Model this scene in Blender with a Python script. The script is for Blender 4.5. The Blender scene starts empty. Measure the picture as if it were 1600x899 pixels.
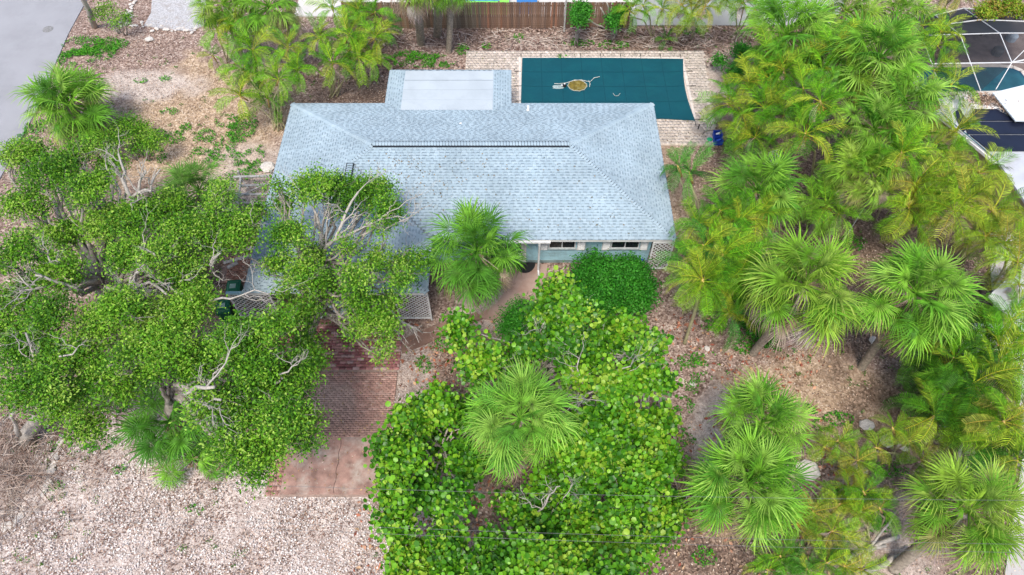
import bpy, math, random
import numpy as np
from mathutils import Vector, Matrix, Euler
random.seed(7); RS = np.random.RandomState(11)
S = bpy.context.scene; COL = S.collection
# ---------------------------------------------------------------- camera, sky, sun, exposure
CAM_H = 27.4; PITCH = math.radians(56); FPX = 1090.0
cam = bpy.data.cameras.new('camera'); cam.sensor_width = 36; cam.lens = 36 * FPX / 1600
cam.clip_start = 0.1; cam.clip_end = 1000
camo = bpy.data.objects.new('camera', cam); COL.objects.link(camo)
camo.location = (0, 0, CAM_H); camo.rotation_euler = (math.radians(90) - PITCH, 0, 0)
S.camera = camo
W = bpy.data.worlds.new('World'); S.world = W; W.use_nodes = True
nt = W.node_tree; bg = nt.nodes['Background']; sk = nt.nodes.new('ShaderNodeTexSky')
sk.sky_type = 'NISHITA'; sk.sun_disc = False
SUN_EL, SUN_AZ = math.radians(62), math.radians(192)
sk.sun_elevation = SUN_EL; sk.sun_rotation = SUN_AZ; sk.air_density = 1.0; sk.dust_density = 3.0; sk.ozone_density = 1.0
nt.links.new(sk.outputs[0], bg.inputs[0]); bg.inputs[1].default_value = 0.12
sl = bpy.data.lights.new('sun', 'SUN'); sl.energy = 1.5; sl.angle = math.radians(14); sl.color = (1, 0.94, 0.84)
so = bpy.data.objects.new('sun', sl); COL.objects.link(so)
sd = Vector((math.sin(SUN_AZ) * math.cos(SUN_EL), math.cos(SUN_AZ) * math.cos(SUN_EL), math.sin(SUN_EL)))
so.rotation_euler = sd.to_track_quat('Z', 'Y').to_euler()
S.view_settings.view_transform = 'Standard'; S.view_settings.look = 'None'
S.view_settings.exposure = 0.92; S.view_settings.gamma = 1; S.view_settings.use_curve_mapping = False

# ---------------------------------------------------------------- helpers
def at(px, py, z=0.0):
    u = (px - 800) / FPX; v = (py - 449.5) / FPX
    y = math.cos(PITCH) - v * math.sin(PITCH); zz = math.sin(PITCH) + v * math.cos(PITCH)
    t = (CAM_H - z) / zz
    return Vector((u * t, y * t, z))
def ppm(py, z=0.0):                                   # photo pixels per metre there
    v = (py - 449.5) / FPX
    return FPX * (math.sin(PITCH) + v * math.cos(PITCH)) / (CAM_H - z)

def tag(o, label=None, cat=None, group=None, kind=None):
    if label: o['label'] = label
    if cat: o['category'] = cat
    if group: o['group'] = group
    if kind: o['kind'] = kind
    return o
def empty(name, loc, label, cat, group=None, rz=0):
    o = bpy.data.objects.new(name, None); COL.objects.link(o); o.location = loc; o.rotation_euler = (0, 0, rz)
    o.empty_display_size = 0.2
    return tag(o, label, cat, group)
def link(name, me, parent=None, world=True):
    o = bpy.data.objects.new(name, me); COL.objects.link(o)
    if parent is not None:
        o.parent = parent
        if world:                                      # vertices are in world coordinates
            m = Matrix.Translation(parent.location) @ parent.rotation_euler.to_matrix().to_4x4()
            p = parent.parent
            if p is not None: m = p.matrix_parent_inverse.inverted() if False else m
            o.matrix_parent_inverse = m.inverted()
    return o

MATS = {}
def nodes(m): return m.node_tree.nodes, m.node_tree.links
def mat(name, col, rough=0.7, noise=0.12, nscale=3.0, bump=0.0, bscale=40.0, metal=0.0, dirt=None, dscale=0.6, spec=0.3, coat=0):
    """plain surface with a mottled colour, optional dirt patches and fine relief"""
    if name in MATS: return MATS[name]
    m = bpy.data.materials.new(name); m.use_nodes = True; N, L = nodes(m); b = N['Principled BSDF']
    b.inputs['Roughness'].default_value = rough; b.inputs['Metallic'].default_value = metal
    b.inputs['Specular IOR Level'].default_value = spec; b.inputs['Coat Weight'].default_value = coat
    tc = N.new('ShaderNodeTexCoord'); n = N.new('ShaderNodeTexNoise'); n.inputs['Scale'].default_value = nscale; n.inputs['Detail'].default_value = 8
    L.new(tc.outputs['Object'], n.inputs['Vector'])
    r = N.new('ShaderNodeMapRange'); r.inputs[1].default_value = .3; r.inputs[2].default_value = .7
    r.inputs[3].default_value = 1 - noise; r.inputs[4].default_value = 1 + noise; L.new(n.outputs[0], r.inputs[0])
    mx = N.new('ShaderNodeVectorMath'); mx.operation = 'SCALE'; mx.inputs[0].default_value = col; L.new(r.outputs[0], mx.inputs['Scale'])
    out = mx.outputs[0]
    if dirt:
        d = N.new('ShaderNodeTexNoise'); d.inputs['Scale'].default_value = dscale; d.inputs['Detail'].default_value = 10; d.inputs['Roughness'].default_value = .7
        L.new(tc.outputs['Object'], d.inputs['Vector'])
        dr = N.new('ShaderNodeMapRange'); dr.inputs[1].default_value = .48; dr.inputs[2].default_value = .68; L.new(d.outputs[0], dr.inputs[0])
        mm = N.new('ShaderNodeMix'); mm.data_type = 'RGBA'; L.new(dr.outputs[0], mm.inputs[0]); L.new(out, mm.inputs[6]); mm.inputs[7].default_value = (*dirt, 1); out = mm.outputs[2]
    L.new(out, b.inputs['Base Color'])
    if bump:
        bn = N.new('ShaderNodeTexNoise'); bn.inputs['Scale'].default_value = bscale; bn.inputs['Detail'].default_value = 4; L.new(tc.outputs['Object'], bn.inputs['Vector'])
        bb = N.new('ShaderNodeBump'); bb.inputs['Strength'].default_value = bump; bb.inputs['Distance'].default_value = .02; L.new(bn.outputs[0], bb.inputs['Height']); L.new(bb.outputs[0], b.inputs['Normal'])
    MATS[name] = m; return m
def tintmat(name, rough=0.6, source='attr', trans=0.0, spec=0.3, noise=.15, nscale=6, bump=0, twist=None):
    """colour comes from the per-piece 'tint' attribute or from the object colour"""
    if name in MATS: return MATS[name]
    m = bpy.data.materials.new(name); m.use_nodes = True; N, L = nodes(m); b = N['Principled BSDF']
    b.inputs['Roughness'].default_value = rough; b.inputs['Specular IOR Level'].default_value = spec
    if source == 'attr':
        a = N.new('ShaderNodeAttribute'); a.attribute_name = 'tint'; c = a.outputs['Color']
    else:
        a = N.new('ShaderNodeObjectInfo'); a2 = N.new('ShaderNodeAttribute'); a2.attribute_name = 'tint'
        mu = N.new('ShaderNodeVectorMath'); mu.operation = 'MULTIPLY'; L.new(a.outputs['Color'], mu.inputs[0]); L.new(a2.outputs['Color'], mu.inputs[1]); c = mu.outputs[0]
    tc = N.new('ShaderNodeTexCoord'); n = N.new('ShaderNodeTexNoise'); n.inputs['Scale'].default_value = nscale; n.inputs['Detail'].default_value = 5
    L.new(tc.outputs['Object'], n.inputs['Vector'])
    r = N.new('ShaderNodeMapRange'); r.inputs[1].default_value = .3; r.inputs[2].default_value = .7; r.inputs[3].default_value = 1 - noise; r.inputs[4].default_value = 1 + noise
    L.new(n.outputs[0], r.inputs[0])
    mx = N.new('ShaderNodeVectorMath'); mx.operation = 'SCALE'; L.new(c, mx.inputs[0]); L.new(r.outputs[0], mx.inputs['Scale'])
    L.new(mx.outputs[0], b.inputs['Base Color'])
    if bump:
        bb = N.new('ShaderNodeBump'); bb.inputs['Strength'].default_value = bump; bb.inputs['Distance'].default_value = .01; L.new(n.outputs[0], bb.inputs['Height']); L.new(bb.outputs[0], b.inputs['Normal'])
    if trans:
        t = N.new('ShaderNodeBsdfTranslucent'); L.new(mx.outputs[0], t.inputs[0]); mi = N.new('ShaderNodeMixShader'); mi.inputs[0].default_value = trans
        L.new(b.outputs[0], mi.inputs[1]); L.new(t.outputs[0], mi.inputs[2]); L.new(mi.outputs[0], N['Material Output'].inputs[0])
    MATS[name] = m; return m

class MB:
    def __init__(s): s.v = []; s.f = []; s.c = []
    def add(s, vs, fs, c=None):
        k = len(s.v); s.v += [tuple(p) for p in vs]; s.f += [tuple(i + k for i in q) for q in fs]
        s.c += [c or (1, 1, 1)] * len(vs)
    def box(s, x0, y0, z0, x1, y1, z1, c=None):
        s.add([(x0,y0,z0),(x1,y0,z0),(x1,y1,z0),(x0,y1,z0),(x0,y0,z1),(x1,y0,z1),(x1,y1,z1),(x0,y1,z1)],
              [(0,3,2,1),(4,5,6,7),(0,1,5,4),(1,2,6,5),(2,3,7,6),(3,0,4,7)], c)
    def obox(s, a, b, w, h, c=None, up=(0,0,1)):
        """a bar from a to b, w wide and h deep"""
        a = Vector(a); b = Vector(b); d = (b - a).normalized(); u = Vector(up)
        if abs(d.dot(u)) > .98: u = Vector((0, 1, 0))
        r = d.cross(u).normalized() * (w / 2); q = r.cross(d).normalized() * (h / 2)
        vs = [p + i * r + j * q for p in (a, b) for i, j in ((-1,-1),(1,-1),(1,1),(-1,1))]
        s.add(vs, [(0,1,2,3),(7,6,5,4),(0,4,5,1),(1,5,6,2),(2,6,7,3),(3,7,4,0)], c)
    def tube(s, pts, rad, n=6, c=None, cap=True):
        pts = [Vector(p) for p in pts]; m = len(pts)
        if not hasattr(rad, '__len__'): rad = [rad] * m
        vs = []; ref = Vector((0.31, 0.12, 0.94))
        for i, p in enumerate(pts):
            d = (pts[min(i+1, m-1)] - pts[max(i-1, 0)])
            if d.length < 1e-6: d = Vector((0, 0, 1))
            d.normalize(); a = d.cross(ref)
            if a.length < .05: a = d.cross(Vector((1, 0, 0)))
            a.normalize(); b = d.cross(a)
            for k in range(n):
                t = 2 * math.pi * k / n; vs.append(p + (a * math.cos(t) + b * math.sin(t)) * rad[i])
        fs = [(i*n+k, i*n+(k+1) % n, (i+1)*n+(k+1) % n, (i+1)*n+k) for i in range(m-1) for k in range(n)]
        if cap: fs += [tuple(range(n))[::-1], tuple((m-1)*n + k for k in range(n))]
        s.add(vs, fs, c)
    def lathe(s, cx, cy, prof, n=16, c=None):
        vs = [(cx + r * math.cos(2*math.pi*k/n), cy + r * math.sin(2*math.pi*k/n), z) for r, z in prof for k in range(n)]
        m = len(prof)
        fs = [(i*n+k, i*n+(k+1) % n, (i+1)*n+(k+1) % n, (i+1)*n+k) for i in range(m-1) for k in range(n)]
        fs += [tuple(range(n))[::-1], tuple((m-1)*n + k for k in range(n))]
        s.add(vs, fs, c)
    def mesh(s, name, m=None, smooth=False):
        me = bpy.data.meshes.new(name); me.from_pydata(s.v, [], s.f)
        a = me.color_attributes.new('tint', 'FLOAT_COLOR', 'POINT')
        a.data.foreach_set('color', np.hstack([np.array(s.c, dtype=np.float32).reshape(-1, 3), np.ones((len(s.v), 1), np.float32)]).ravel())
        if m: me.materials.append(m)
        if smooth: me.shade_smooth()
        me.update(); return me
    def build(s, name, m, parent=None, smooth=False, world=True):
        return link(name, s.mesh(name, m, smooth), parent, world)

def np_mesh(name, V, F, C, m, smooth=False):
    """V (n,3), F (k,q) all faces q-sided, C (n,3)"""
    me = bpy.data.meshes.new(name); q = F.shape[1]
    me.vertices.add(len(V)); me.vertices.foreach_set('co', V.astype(np.float32).ravel())
    me.loops.add(F.size); me.loops.foreach_set('vertex_index', F.astype(np.int32).ravel())
    me.polygons.add(len(F)); me.polygons.foreach_set('loop_start', (np.arange(len(F)) * q).astype(np.int32))
    me.update(calc_edges=True)
    a = me.color_attributes.new('tint', 'FLOAT_COLOR', 'POINT')
    a.data.foreach_set('color', np.hstack([C, np.ones((len(V), 1))]).astype(np.float32).ravel())
    me.materials.append(m)
    if smooth: me.shade_smooth()
    return me
def unit(a): return a / np.maximum(np.linalg.norm(a, axis=1, keepdims=True), 1e-6)
def leaves(P, Nrm, size, col, shape='leaf', aspect=.5):
    """one small folded blade per point; returns V, F(quads), C"""
    n = len(P); Nrm = unit(Nrm); d = unit(np.cross(Nrm, RS.normal(size=(n, 3)))); s = np.cross(Nrm, d)
    L = size[:, None]
    if shape == 'leaf':      # kite: base, side, tip, side
        T = [(0, 0, 0), (.5, aspect*.5, .10), (1, 0, -.05), (.5, -aspect*.5, .10)]; Fq = [(0, 1, 2, 3)]
    elif shape == 'round':   # round leaf, slightly cupped, two quads folded along the midrib
        T = [(0, 0, 0), (.3, .48, .10), (.8, .38, .10), (1, 0, 0), (.8, -.38, .10), (.3, -.48, .10)]; Fq = [(0, 1, 2, 3), (0, 3, 4, 5)]
    elif shape == 'long':
        T = [(0, .06, 0), (.5, aspect*.5, .06), (1, 0, -.15), (.5, -aspect*.5, .06)]; Fq = [(0, 1, 2, 3)]
    V = np.stack([P + L * (d * (a - .5) + s * b + Nrm * c) for a, b, c in T], 1).reshape(-1, 3)
    k = len(T); F = (np.arange(n)[:, None, None] * k + np.array(Fq)[None]).reshape(-1, 4)
    C = np.repeat(col, k, 0)
    return V, F, C
def pick(cols, n, jit=.15, idx=None):
    cols = np.array(cols); i = RS.randint(0, len(cols), n) if idx is None else idx
    return cols[i] * (1 + RS.uniform(-jit, jit, (n, 1)))

# ---------------------------------------------------------------- shared materials
M_LEAF = tintmat('broad_foliage', .55, 'attr', .10, .2, noise=.1)
M_FROND = tintmat('palm_frond', .55, 'obj', .08, .2, noise=.22, nscale=9)
M_BARK = mat('grey_bark', (.30, .27, .235), .9, .35, 6, .8, 25)
M_DEAD = mat('bleached_wood', (.42, .39, .35), .9, .25, 8, .5, 30)
M_PTRUNK = mat('palm_trunk', (.30, .26, .21), .9, .35, 9, .8, 20)
M_SHING = tintmat('asphalt_shingle', .9, 'attr', 0, .15, noise=.11, nscale=.6, bump=.3)
M_WALL = mat('blue_painted_wall', (.36, .61, .71), .8, .06, 2, .3, 30, dirt=(.22, .33, .36), dscale=1.2)
M_WHITE = mat('white_paint', (.74, .75, .76), .55, .06, 3, dirt=(.6, .6, .58), dscale=2)
M_GLASS = mat('dark_glass', (.02, .03, .035), .06, .1, 1, spec=.8)
M_BRICK = tintmat('brick', .85, 'attr', 0, .2, noise=.25, nscale=5, bump=.5)
M_TIMBER = tintmat('weathered_timber', .85, 'attr', 0, .2, noise=.3, nscale=7, bump=.5)
M_STONE = mat('pale_rock', (.62, .58, .54), .9, .2, 4, .6, 14)
M_BLACK = mat('black_rubber', (.02, .02, .022), .7, .2, 20)

# ---------------------------------------------------------------- ground
def vnoise(x, y, s, seed):
    r = np.random.RandomState(seed); g = r.rand(64, 64)
    u = x / s; v = y / s; i = np.floor(u).astype(int); j = np.floor(v).astype(int); a = u - i; b = v - j
    a = a*a*(3-2*a); b = b*b*(3-2*b); G = lambda p, q: g[p % 64, q % 64]
    return (G(i,j)*(1-a)+G(i+1,j)*a)*(1-b) + (G(i,j+1)*(1-a)+G(i+1,j+1)*a)*b
def blob(X, Y, cx, cy, rx, ry, soft=.35):
    d = np.sqrt(((X-cx)/rx)**2 + ((Y-cy)/ry)**2) + (vnoise(X, Y, 1.3, 5) - .5)*.6 + (vnoise(X, Y, .5, 6) - .5)*.3
    return np.clip((1 - d)/soft + .5, 0, 1)
def masks(X, Y):
    """shell gravel, tan shell, bare grey sand, dark litter"""
    g = blob(X, Y, -13.5, 6.5, 10, 6.0); g = np.maximum(g, blob(X, Y, -8, 4, 9, 4.5)); g = np.maximum(g, .6*blob(X, Y, -14, 13, 3, 4))
    g = np.maximum(g, .6*blob(X, Y, -4.6, 13, 1.2, 2.8))
    t = blob(X, Y, -17.5, 30, 5, 5.5); t = np.maximum(t, .9*blob(X, Y, 13.2, 12.8, 4, 2.6)); t = np.maximum(t, .5*blob(X, Y, 8.6, 24, 1.5, 4)); t = np.maximum(t, blob(X, Y, 18.0, 20.5, 3.2, 1.3))
    s = np.maximum.reduce([blob(X, Y, -21.5, 33, 3, 1.3), blob(X, Y, 2.2, 37.1, 3.5, .7), blob(X, Y, 8.8, 10, 1.6, 3), blob(X, Y, 12.5, 33.5, 1.6, 4), .7*blob(X, Y, -13, 25, 3.5, 3), .7*blob(X, Y, 14.5, 7, 2.2, 3.0), .8*blob(X, Y, -1.0, 17.5, 1.5, 2)])
    d = np.maximum.reduce([blob(X, Y, 19, 24, 8.5, 14), blob(X, Y, 5, 7, 7, 3.5), blob(X, Y, 10.5, 38.5, 8, 2.6), blob(X, Y, -15, 18, 6, 5), .8*blob(X, Y, -9, 33, 3.5, 6), .8*blob(X, Y, -3, 38, 6, 1.6), blob(X, Y, 22, 10, 7, 7), blob(X, Y, -19, 9, 3.2, 4), .7*blob(X,Y, 0, 13, 4, 3)])
    return np.stack([g, t, s, d], -1)
def ground():
    ax = np.concatenate([[-300, -120, -60], np.arange(-40, 40.01, .25), [60, 120, 300]])
    ay = np.concatenate([[-300, -100, -30], np.arange(-4, 52.01, .25), [70, 120, 300]])
    X, Y = np.meshgrid(ax, ay, indexing='ij')
    Z = -.02 - .05*vnoise(X, Y, 1.1, 1) - .03*vnoise(X, Y, .55, 2)
    V = np.stack([X, Y, Z], -1).reshape(-1, 3); n, m = X.shape
    i = np.arange(n-1)[:, None]*m + np.arange(m-1)[None]; F = np.stack([i, i+m, i+m+1, i+1], -1).reshape(-1, 4)
    K = masks(X, Y).reshape(-1, 4)
    mt = bpy.data.materials.new('yard_soil'); mt.use_nodes = True; N, L = nodes(mt); b = N['Principled BSDF']; b.inputs['Roughness'].default_value = .95; b.inputs['Specular IOR Level'].default_value = .1
    tc = N.new('ShaderNodeTexCoord')
    at1 = N.new('ShaderNodeAttribute'); at1.attribute_name = 'zones'; sp = N.new('ShaderNodeSeparateColor'); L.new(at1.outputs['Color'], sp.inputs[0])
    def vor(sc, feat='F1'):
        v = N.new('ShaderNodeTexVoronoi'); v.inputs['Scale'].default_value = sc; v.feature = feat; L.new(tc.outputs['Object'], v.inputs['Vector']); return v
    def noi(sc, det=6):
        v = N.new('ShaderNodeTexNoise'); v.inputs['Scale'].default_value = sc; v.inputs['Detail'].default_value = det; v.inputs['Roughness'].default_value = .65; L.new(tc.outputs['Object'], v.inputs['Vector']); return v
    def ramp(src, pts):
        r = N.new('ShaderNodeValToRGB'); e = r.color_ramp.elements
        while len(e) < len(pts): e.new(.5)
        for k, (p, c) in enumerate(pts): e[k].position = p; e[k].color = (*c, 1)
        L.new(src, r.inputs[0]); return r.outputs[0]
    def mix(f, a, c, t='MIX', k=1.0):
        x = N.new('ShaderNodeMix'); x.data_type = 'RGBA'; x.blend_type = t; x.inputs[0].default_value = k
        if f is not None: L.new(f, x.inputs[0])
        L.new(a, x.inputs[6]); L.new(c, x.inputs[7]); return x.outputs[2]
    v1 = vor(13); s1 = N.new('ShaderNodeSeparateColor'); L.new(v1.outputs['Color'], s1.inputs[0])
    v2 = vor(24); s2 = N.new('ShaderNodeSeparateColor'); L.new(v2.outputs['Color'], s2.inputs[0])
    base = ramp(s1.outputs[0], [(0, (.13,.09,.072)), (.3, (.25,.18,.15)), (.6, (.36,.27,.235)), (.85, (.45,.35,.30)), (1, (.62,.54,.48))])
    tan = ramp(s1.outputs[1], [(0, (.26,.19,.12)), (.35, (.44,.33,.23)), (.75, (.55,.42,.30)), (1, (.70,.58,.46))])
    grav = ramp(s2.outputs[0], [(0, (.24,.17,.15)), (.2, (.44,.37,.34)), (.55, (.60,.53,.50)), (.85, (.70,.65,.62)), (1, (.8,.77,.74))])
    sand = ramp(s2.outputs[1], [(0, (.42,.35,.31)), (.5, (.54,.47,.42)), (1, (.68,.61,.55))])
    dark = ramp(s1.outputs[2], [(0, (.05,.035,.025)), (.4, (.13,.09,.07)), (.8, (.24,.17,.13)), (1, (.42,.32,.25))])
    c = mix(sp.outputs[1], base, tan); c = mix(sp.outputs[2], c, sand)
    dd = N.new('ShaderNodeMath'); dd.operation = 'MULTIPLY'; dd.inputs[1].default_value = .8; L.new(at1.outputs['Alpha'], dd.inputs[0])
    c = mix(dd.outputs[0], c, dark)
    n0 = noi(.75, 8); rg = N.new('ShaderNodeMapRange'); rg.inputs[1].default_value = .40; rg.inputs[2].default_value = .56; rg.inputs[3].default_value = .55; rg.inputs[4].default_value = 1; L.new(n0.outputs[0], rg.inputs[0])
    gm = N.new('ShaderNodeMath'); gm.operation = 'MULTIPLY'; L.new(rg.outputs[0], gm.inputs[0]); L.new(sp.outputs[0], gm.inputs[1]); c = mix(gm.outputs[0], c, grav)
    n1 = noi(.9, 9); c = mix(None, c, ramp(n1.outputs[0], [(.3, (.72,.68,.66)), (.5, (1,1,1)), (.7, (1.15,1.13,1.1))]), 'MULTIPLY')
    n3 = noi(5, 9); c = mix(None, c, ramp(n3.outputs[0], [(.33, (.55,.5,.48)), (.45, (1,1,1)), (.7, (1.1,1.1,1.1))]), 'MULTIPLY')
    sc_ = N.new('ShaderNodeVectorMath'); sc_.operation = 'MULTIPLY'; L.new(c, sc_.inputs[0]); sc_.inputs[1].default_value = (.95, .93, .92); L.new(sc_.outputs[0], b.inputs['Base Color'])
    bp = N.new('ShaderNodeBump'); bp.inputs['Strength'].default_value = .9; bp.inputs['Distance'].default_value = .03
    L.new(v1.outputs['Distance'], bp.inputs['Height']); L.new(bp.outputs[0], b.inputs['Normal'])
    me = np_mesh('ground', V, F, np.ones((len(V), 3)), mt, True)
    a = me.color_attributes.new('zones', 'FLOAT_COLOR', 'POINT'); a.data.foreach_set('color', K.astype(np.float32).ravel())
    o = link('ground', me); tag(o, kind='structure')
ground()

def sheet(name, pts, z, m, th=None, kind='structure', parent=None, z0=-.09):
    b = MB(); n = len(pts); vs = [(x, y, z) for x, y in pts] + [(x, y, z0) for x, y in pts]
    b.add(vs, [tuple(range(n)), tuple(range(2*n-1, n-1, -1))] + [(i, n+i, n+(i+1) % n, (i+1) % n) for i in range(n)])
    o = b.build(name, m, parent)
    # keep normals up whatever the order of the outline
    me = o.data; me.update()
    if me.polygons[0].normal.z < 0: me.flip_normals()
    if kind: tag(o, kind=kind)
    return o
# road at the left
M_ROAD = mat('pale_asphalt', (.33, .335, .36), .9, .06, .5, .4, 60, dirt=(.285, .29, .31), dscale=.35)
ra = at(135, 0); rb = at(0, 277); dr = (rb - ra).normalized(); rr = [(ra.x + (i/40 - .5)*140*-dr.x*-1, ra.y + (i/40 - .5)*140*dr.y) for i in range(41)]
jr = [(x + .12*math.sin(i*1.7) + .1*math.sin(i*.6), y) for i, (x, y) in enumerate(rr)]
sheet('road', jr + [(x - 6.3, y) for x, y in rr[::-1]], .004, M_ROAD)
mh = MB(); p = at(75, 46); mh.lathe(p.x, p.y, [(.33, 0), (.33, .012), (.28, .012), (.27, .018), (0.02, .018)], 20)
tag(mh.build('manhole_cover', mat('cast_iron', (.24, .24, .24), .7, .3, 9, .5, 30)), 'round grey manhole cover set in the pale road at upper left', 'manhole cover')
# neighbour's white gravel drive at the top
q = [at(*c) for c in ((232,-60),(238,-10),(236,20),(225,40),(262,46),(300,48),(318,40),(322,0),(330,-60))]
M_WG = mat('white_shell_gravel', (.46, .46, .475), .95, .35, 9, 1.0, 18, dirt=(.36, .33, .31), dscale=2.2)
sheet('gravel_path', [(v.x, v.y) for v in q], .006, M_WG)

# ---------------------------------------------------------------- brick laying
def bricks(name, x0, y0, x1, y1, bx, by, z, cols, gap=.012, h=.05, parent=None, skip=None, bond=True, jit=.004, kind='stuff', colf=None):
    V = []; C = []; ny = int((y1-y0)/by)
    for j in range(ny):
        xx = x0 + (-(bx/2) if (bond and j % 2) else 0)
        while xx < x1 - .02:
            a = max(xx, x0); b_ = min(xx+bx, x1); ya = y0 + j*by; xx += bx
            if b_ - a < .04: continue
            cx, cy = (a+b_)/2, ya+by/2
            if skip and skip(cx, cy): continue
            zt = z + RS.uniform(-jit, jit); g = gap/2
            V += [(a+g,ya+g,z-h),(b_-g,ya+g,z-h),(b_-g,ya+by-g,z-h),(a+g,ya+by-g,z-h),(a+g+.004,ya+g+.004,zt),(b_-g-.004,ya+g+.004,zt+RS.uniform(-.002,.002)),(b_-g-.004,ya+by-g-.004,zt),(a+g+.004,ya+by-g-.004,zt)]
            c = np.array(colf(cx, cy) if colf else cols[RS.randint(len(cols))]) * (1 + RS.uniform(-.12, .12)); C += [c]*8
    n = len(V)//8; Fq = np.array([(4,5,6,7),(0,1,5,4),(1,2,6,5),(2,3,7,6),(3,0,4,7)])
    F = (np.arange(n)[:, None, None]*8 + Fq[None]).reshape(-1, 4)
    o = link(name, np_mesh(name, np.array(V), F, np.array(C), M_BRICK), parent)
    if kind: tag(o, kind=kind)
    return o
# driveway : stained concrete pad in front, brick behind, one darker band by the carport
M_CONC = mat('stained_concrete', (.33, .205, .17), .85, .35, 2.6, .4, 40, dirt=(.47, .41, .36), dscale=1.0)
sheet('driveway_base', [(-9.75, 8.55), (-5.35, 8.55), (-4.95, 15.9), (-4.4, 22.4), (-11.2, 22.4), (-10.2, 15.9)], .010, mat('mortar_bed', (.34, .25, .21), .95, .2, 5))
sheet('driveway', [(-9.15, 8.62), (-5.45, 8.62), (-5.35, 11.0), (-9.2, 11.0)], .030, M_CONC, z0=0)
RED = [(.36,.19,.16), (.41,.23,.19), (.32,.17,.145), (.46,.30,.26), (.38,.21,.18)]
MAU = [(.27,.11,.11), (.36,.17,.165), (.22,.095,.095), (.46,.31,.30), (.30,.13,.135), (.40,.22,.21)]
def dcol(x, y):
    c = np.array(RED[RS.randint(len(RED))]); w = blob(np.array([x]), np.array([y]), -7.6, 12.3, 1.1, 1.3)[0]*.65 + .28
    w2 = blob(np.array([x]), np.array([y]), -7, 10.6, 3.4, 1.7, .9)[0]*.9
    return (c*(1-w) + np.array((.50,.36,.31))*w)*(1-w2) + np.array((.34,.215,.18))*w2
bricks('driveway_bricks', -9.3, 11.01, -5.0, 14.1, .20, .10, .034, RED, h=.03, colf=dcol)
bricks('driveway_edge_bricks', -9.72, 8.58, -9.17, 11.0, .10, .20, .034, RED, h=.03, bond=False)
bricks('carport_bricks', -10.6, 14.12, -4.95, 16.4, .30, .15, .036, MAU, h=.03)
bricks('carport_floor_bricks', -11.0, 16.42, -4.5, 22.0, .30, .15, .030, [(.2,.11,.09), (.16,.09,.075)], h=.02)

m = MB(); m.tube([(-7.05 + .03*math.sin(y*9), y, .030) for y in np.linspace(8.66, 10.95, 14)], .012, 4); tag(m.build('slab_joint', mat('joint_dark', (.12, .08, .07), .9)), kind='structure')
# front walk
M_PATH = mat('pink_walk', (.42, .30, .25), .9, .12, 1.5, .3, 40, dirt=(.34, .21, .17), dscale=1.1)
pw = [at(*c) for c in ((793,413),(856,413),(852,440),(838,470),(800,490),(778,500),(740,497),(775,475),(790,455))]
sheet('front_path', [(v.x, v.y) for v in pw], .012, M_PATH)
pw = [at(*c) for c in ((628,532),(650,520),(705,500),(745,488),(755,498),(710,515),(660,540),(628,552))]
sheet('side_path', [(v.x, v.y) for v in pw], .014, mat('brown_walk', (.26,.16,.125), .9, .2, 2, .3, 30))

# ---------------------------------------------------------------- the blue house
E_Z = 2.4
A = Vector((-11.55, 28.5, E_Z)); Bk = Vector((7.4, 28.5, E_Z)); Fr = Vector((7.42, 19.5, E_Z)); G = Vector((-3.65, 19.5, E_Z)); Fw = Vector((-3.65, 16.6, E_Z)); Ew = Vector((-11.55, 16.6, E_Z))
RL = Vector((-6.6, 24.0, 3.9)); RR = Vector((2.75, 24.0, 3.9)); Cb = Vector((-7.55, 23.14, 3.612)); Dw = Vector((-7.55, 20.05, 3.612))
house = empty('blue_house', (-2, 22, 0), 'pale blue bungalow with a wide shingled hip roof in the middle of the lot', 'house')
SH_L = [(.345,.445,.51), (.36,.46,.525), (.335,.435,.50), (.375,.475,.54), (.35,.45,.51), (.325,.42,.485)]
SH_D = [(.225,.295,.35), (.25,.32,.375), (.27,.345,.40), (.21,.275,.33)]
def clip_row(poly, o, u, w, h):
    xs = []
    for i in range(len(poly)):
        a, b = poly[i]-o, poly[(i+1) % len(poly)]-o
        ha, hb = a.dot(w), b.dot(w)
        if (ha - h)*(hb - h) <= 0 and abs(ha - hb) > 1e-6:
            t = (h-ha)/(hb-ha); xs.append(a.dot(u)*(1-t) + b.dot(u)*t)
    return (min(xs), max(xs)) if len(xs) >= 2 else None
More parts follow.
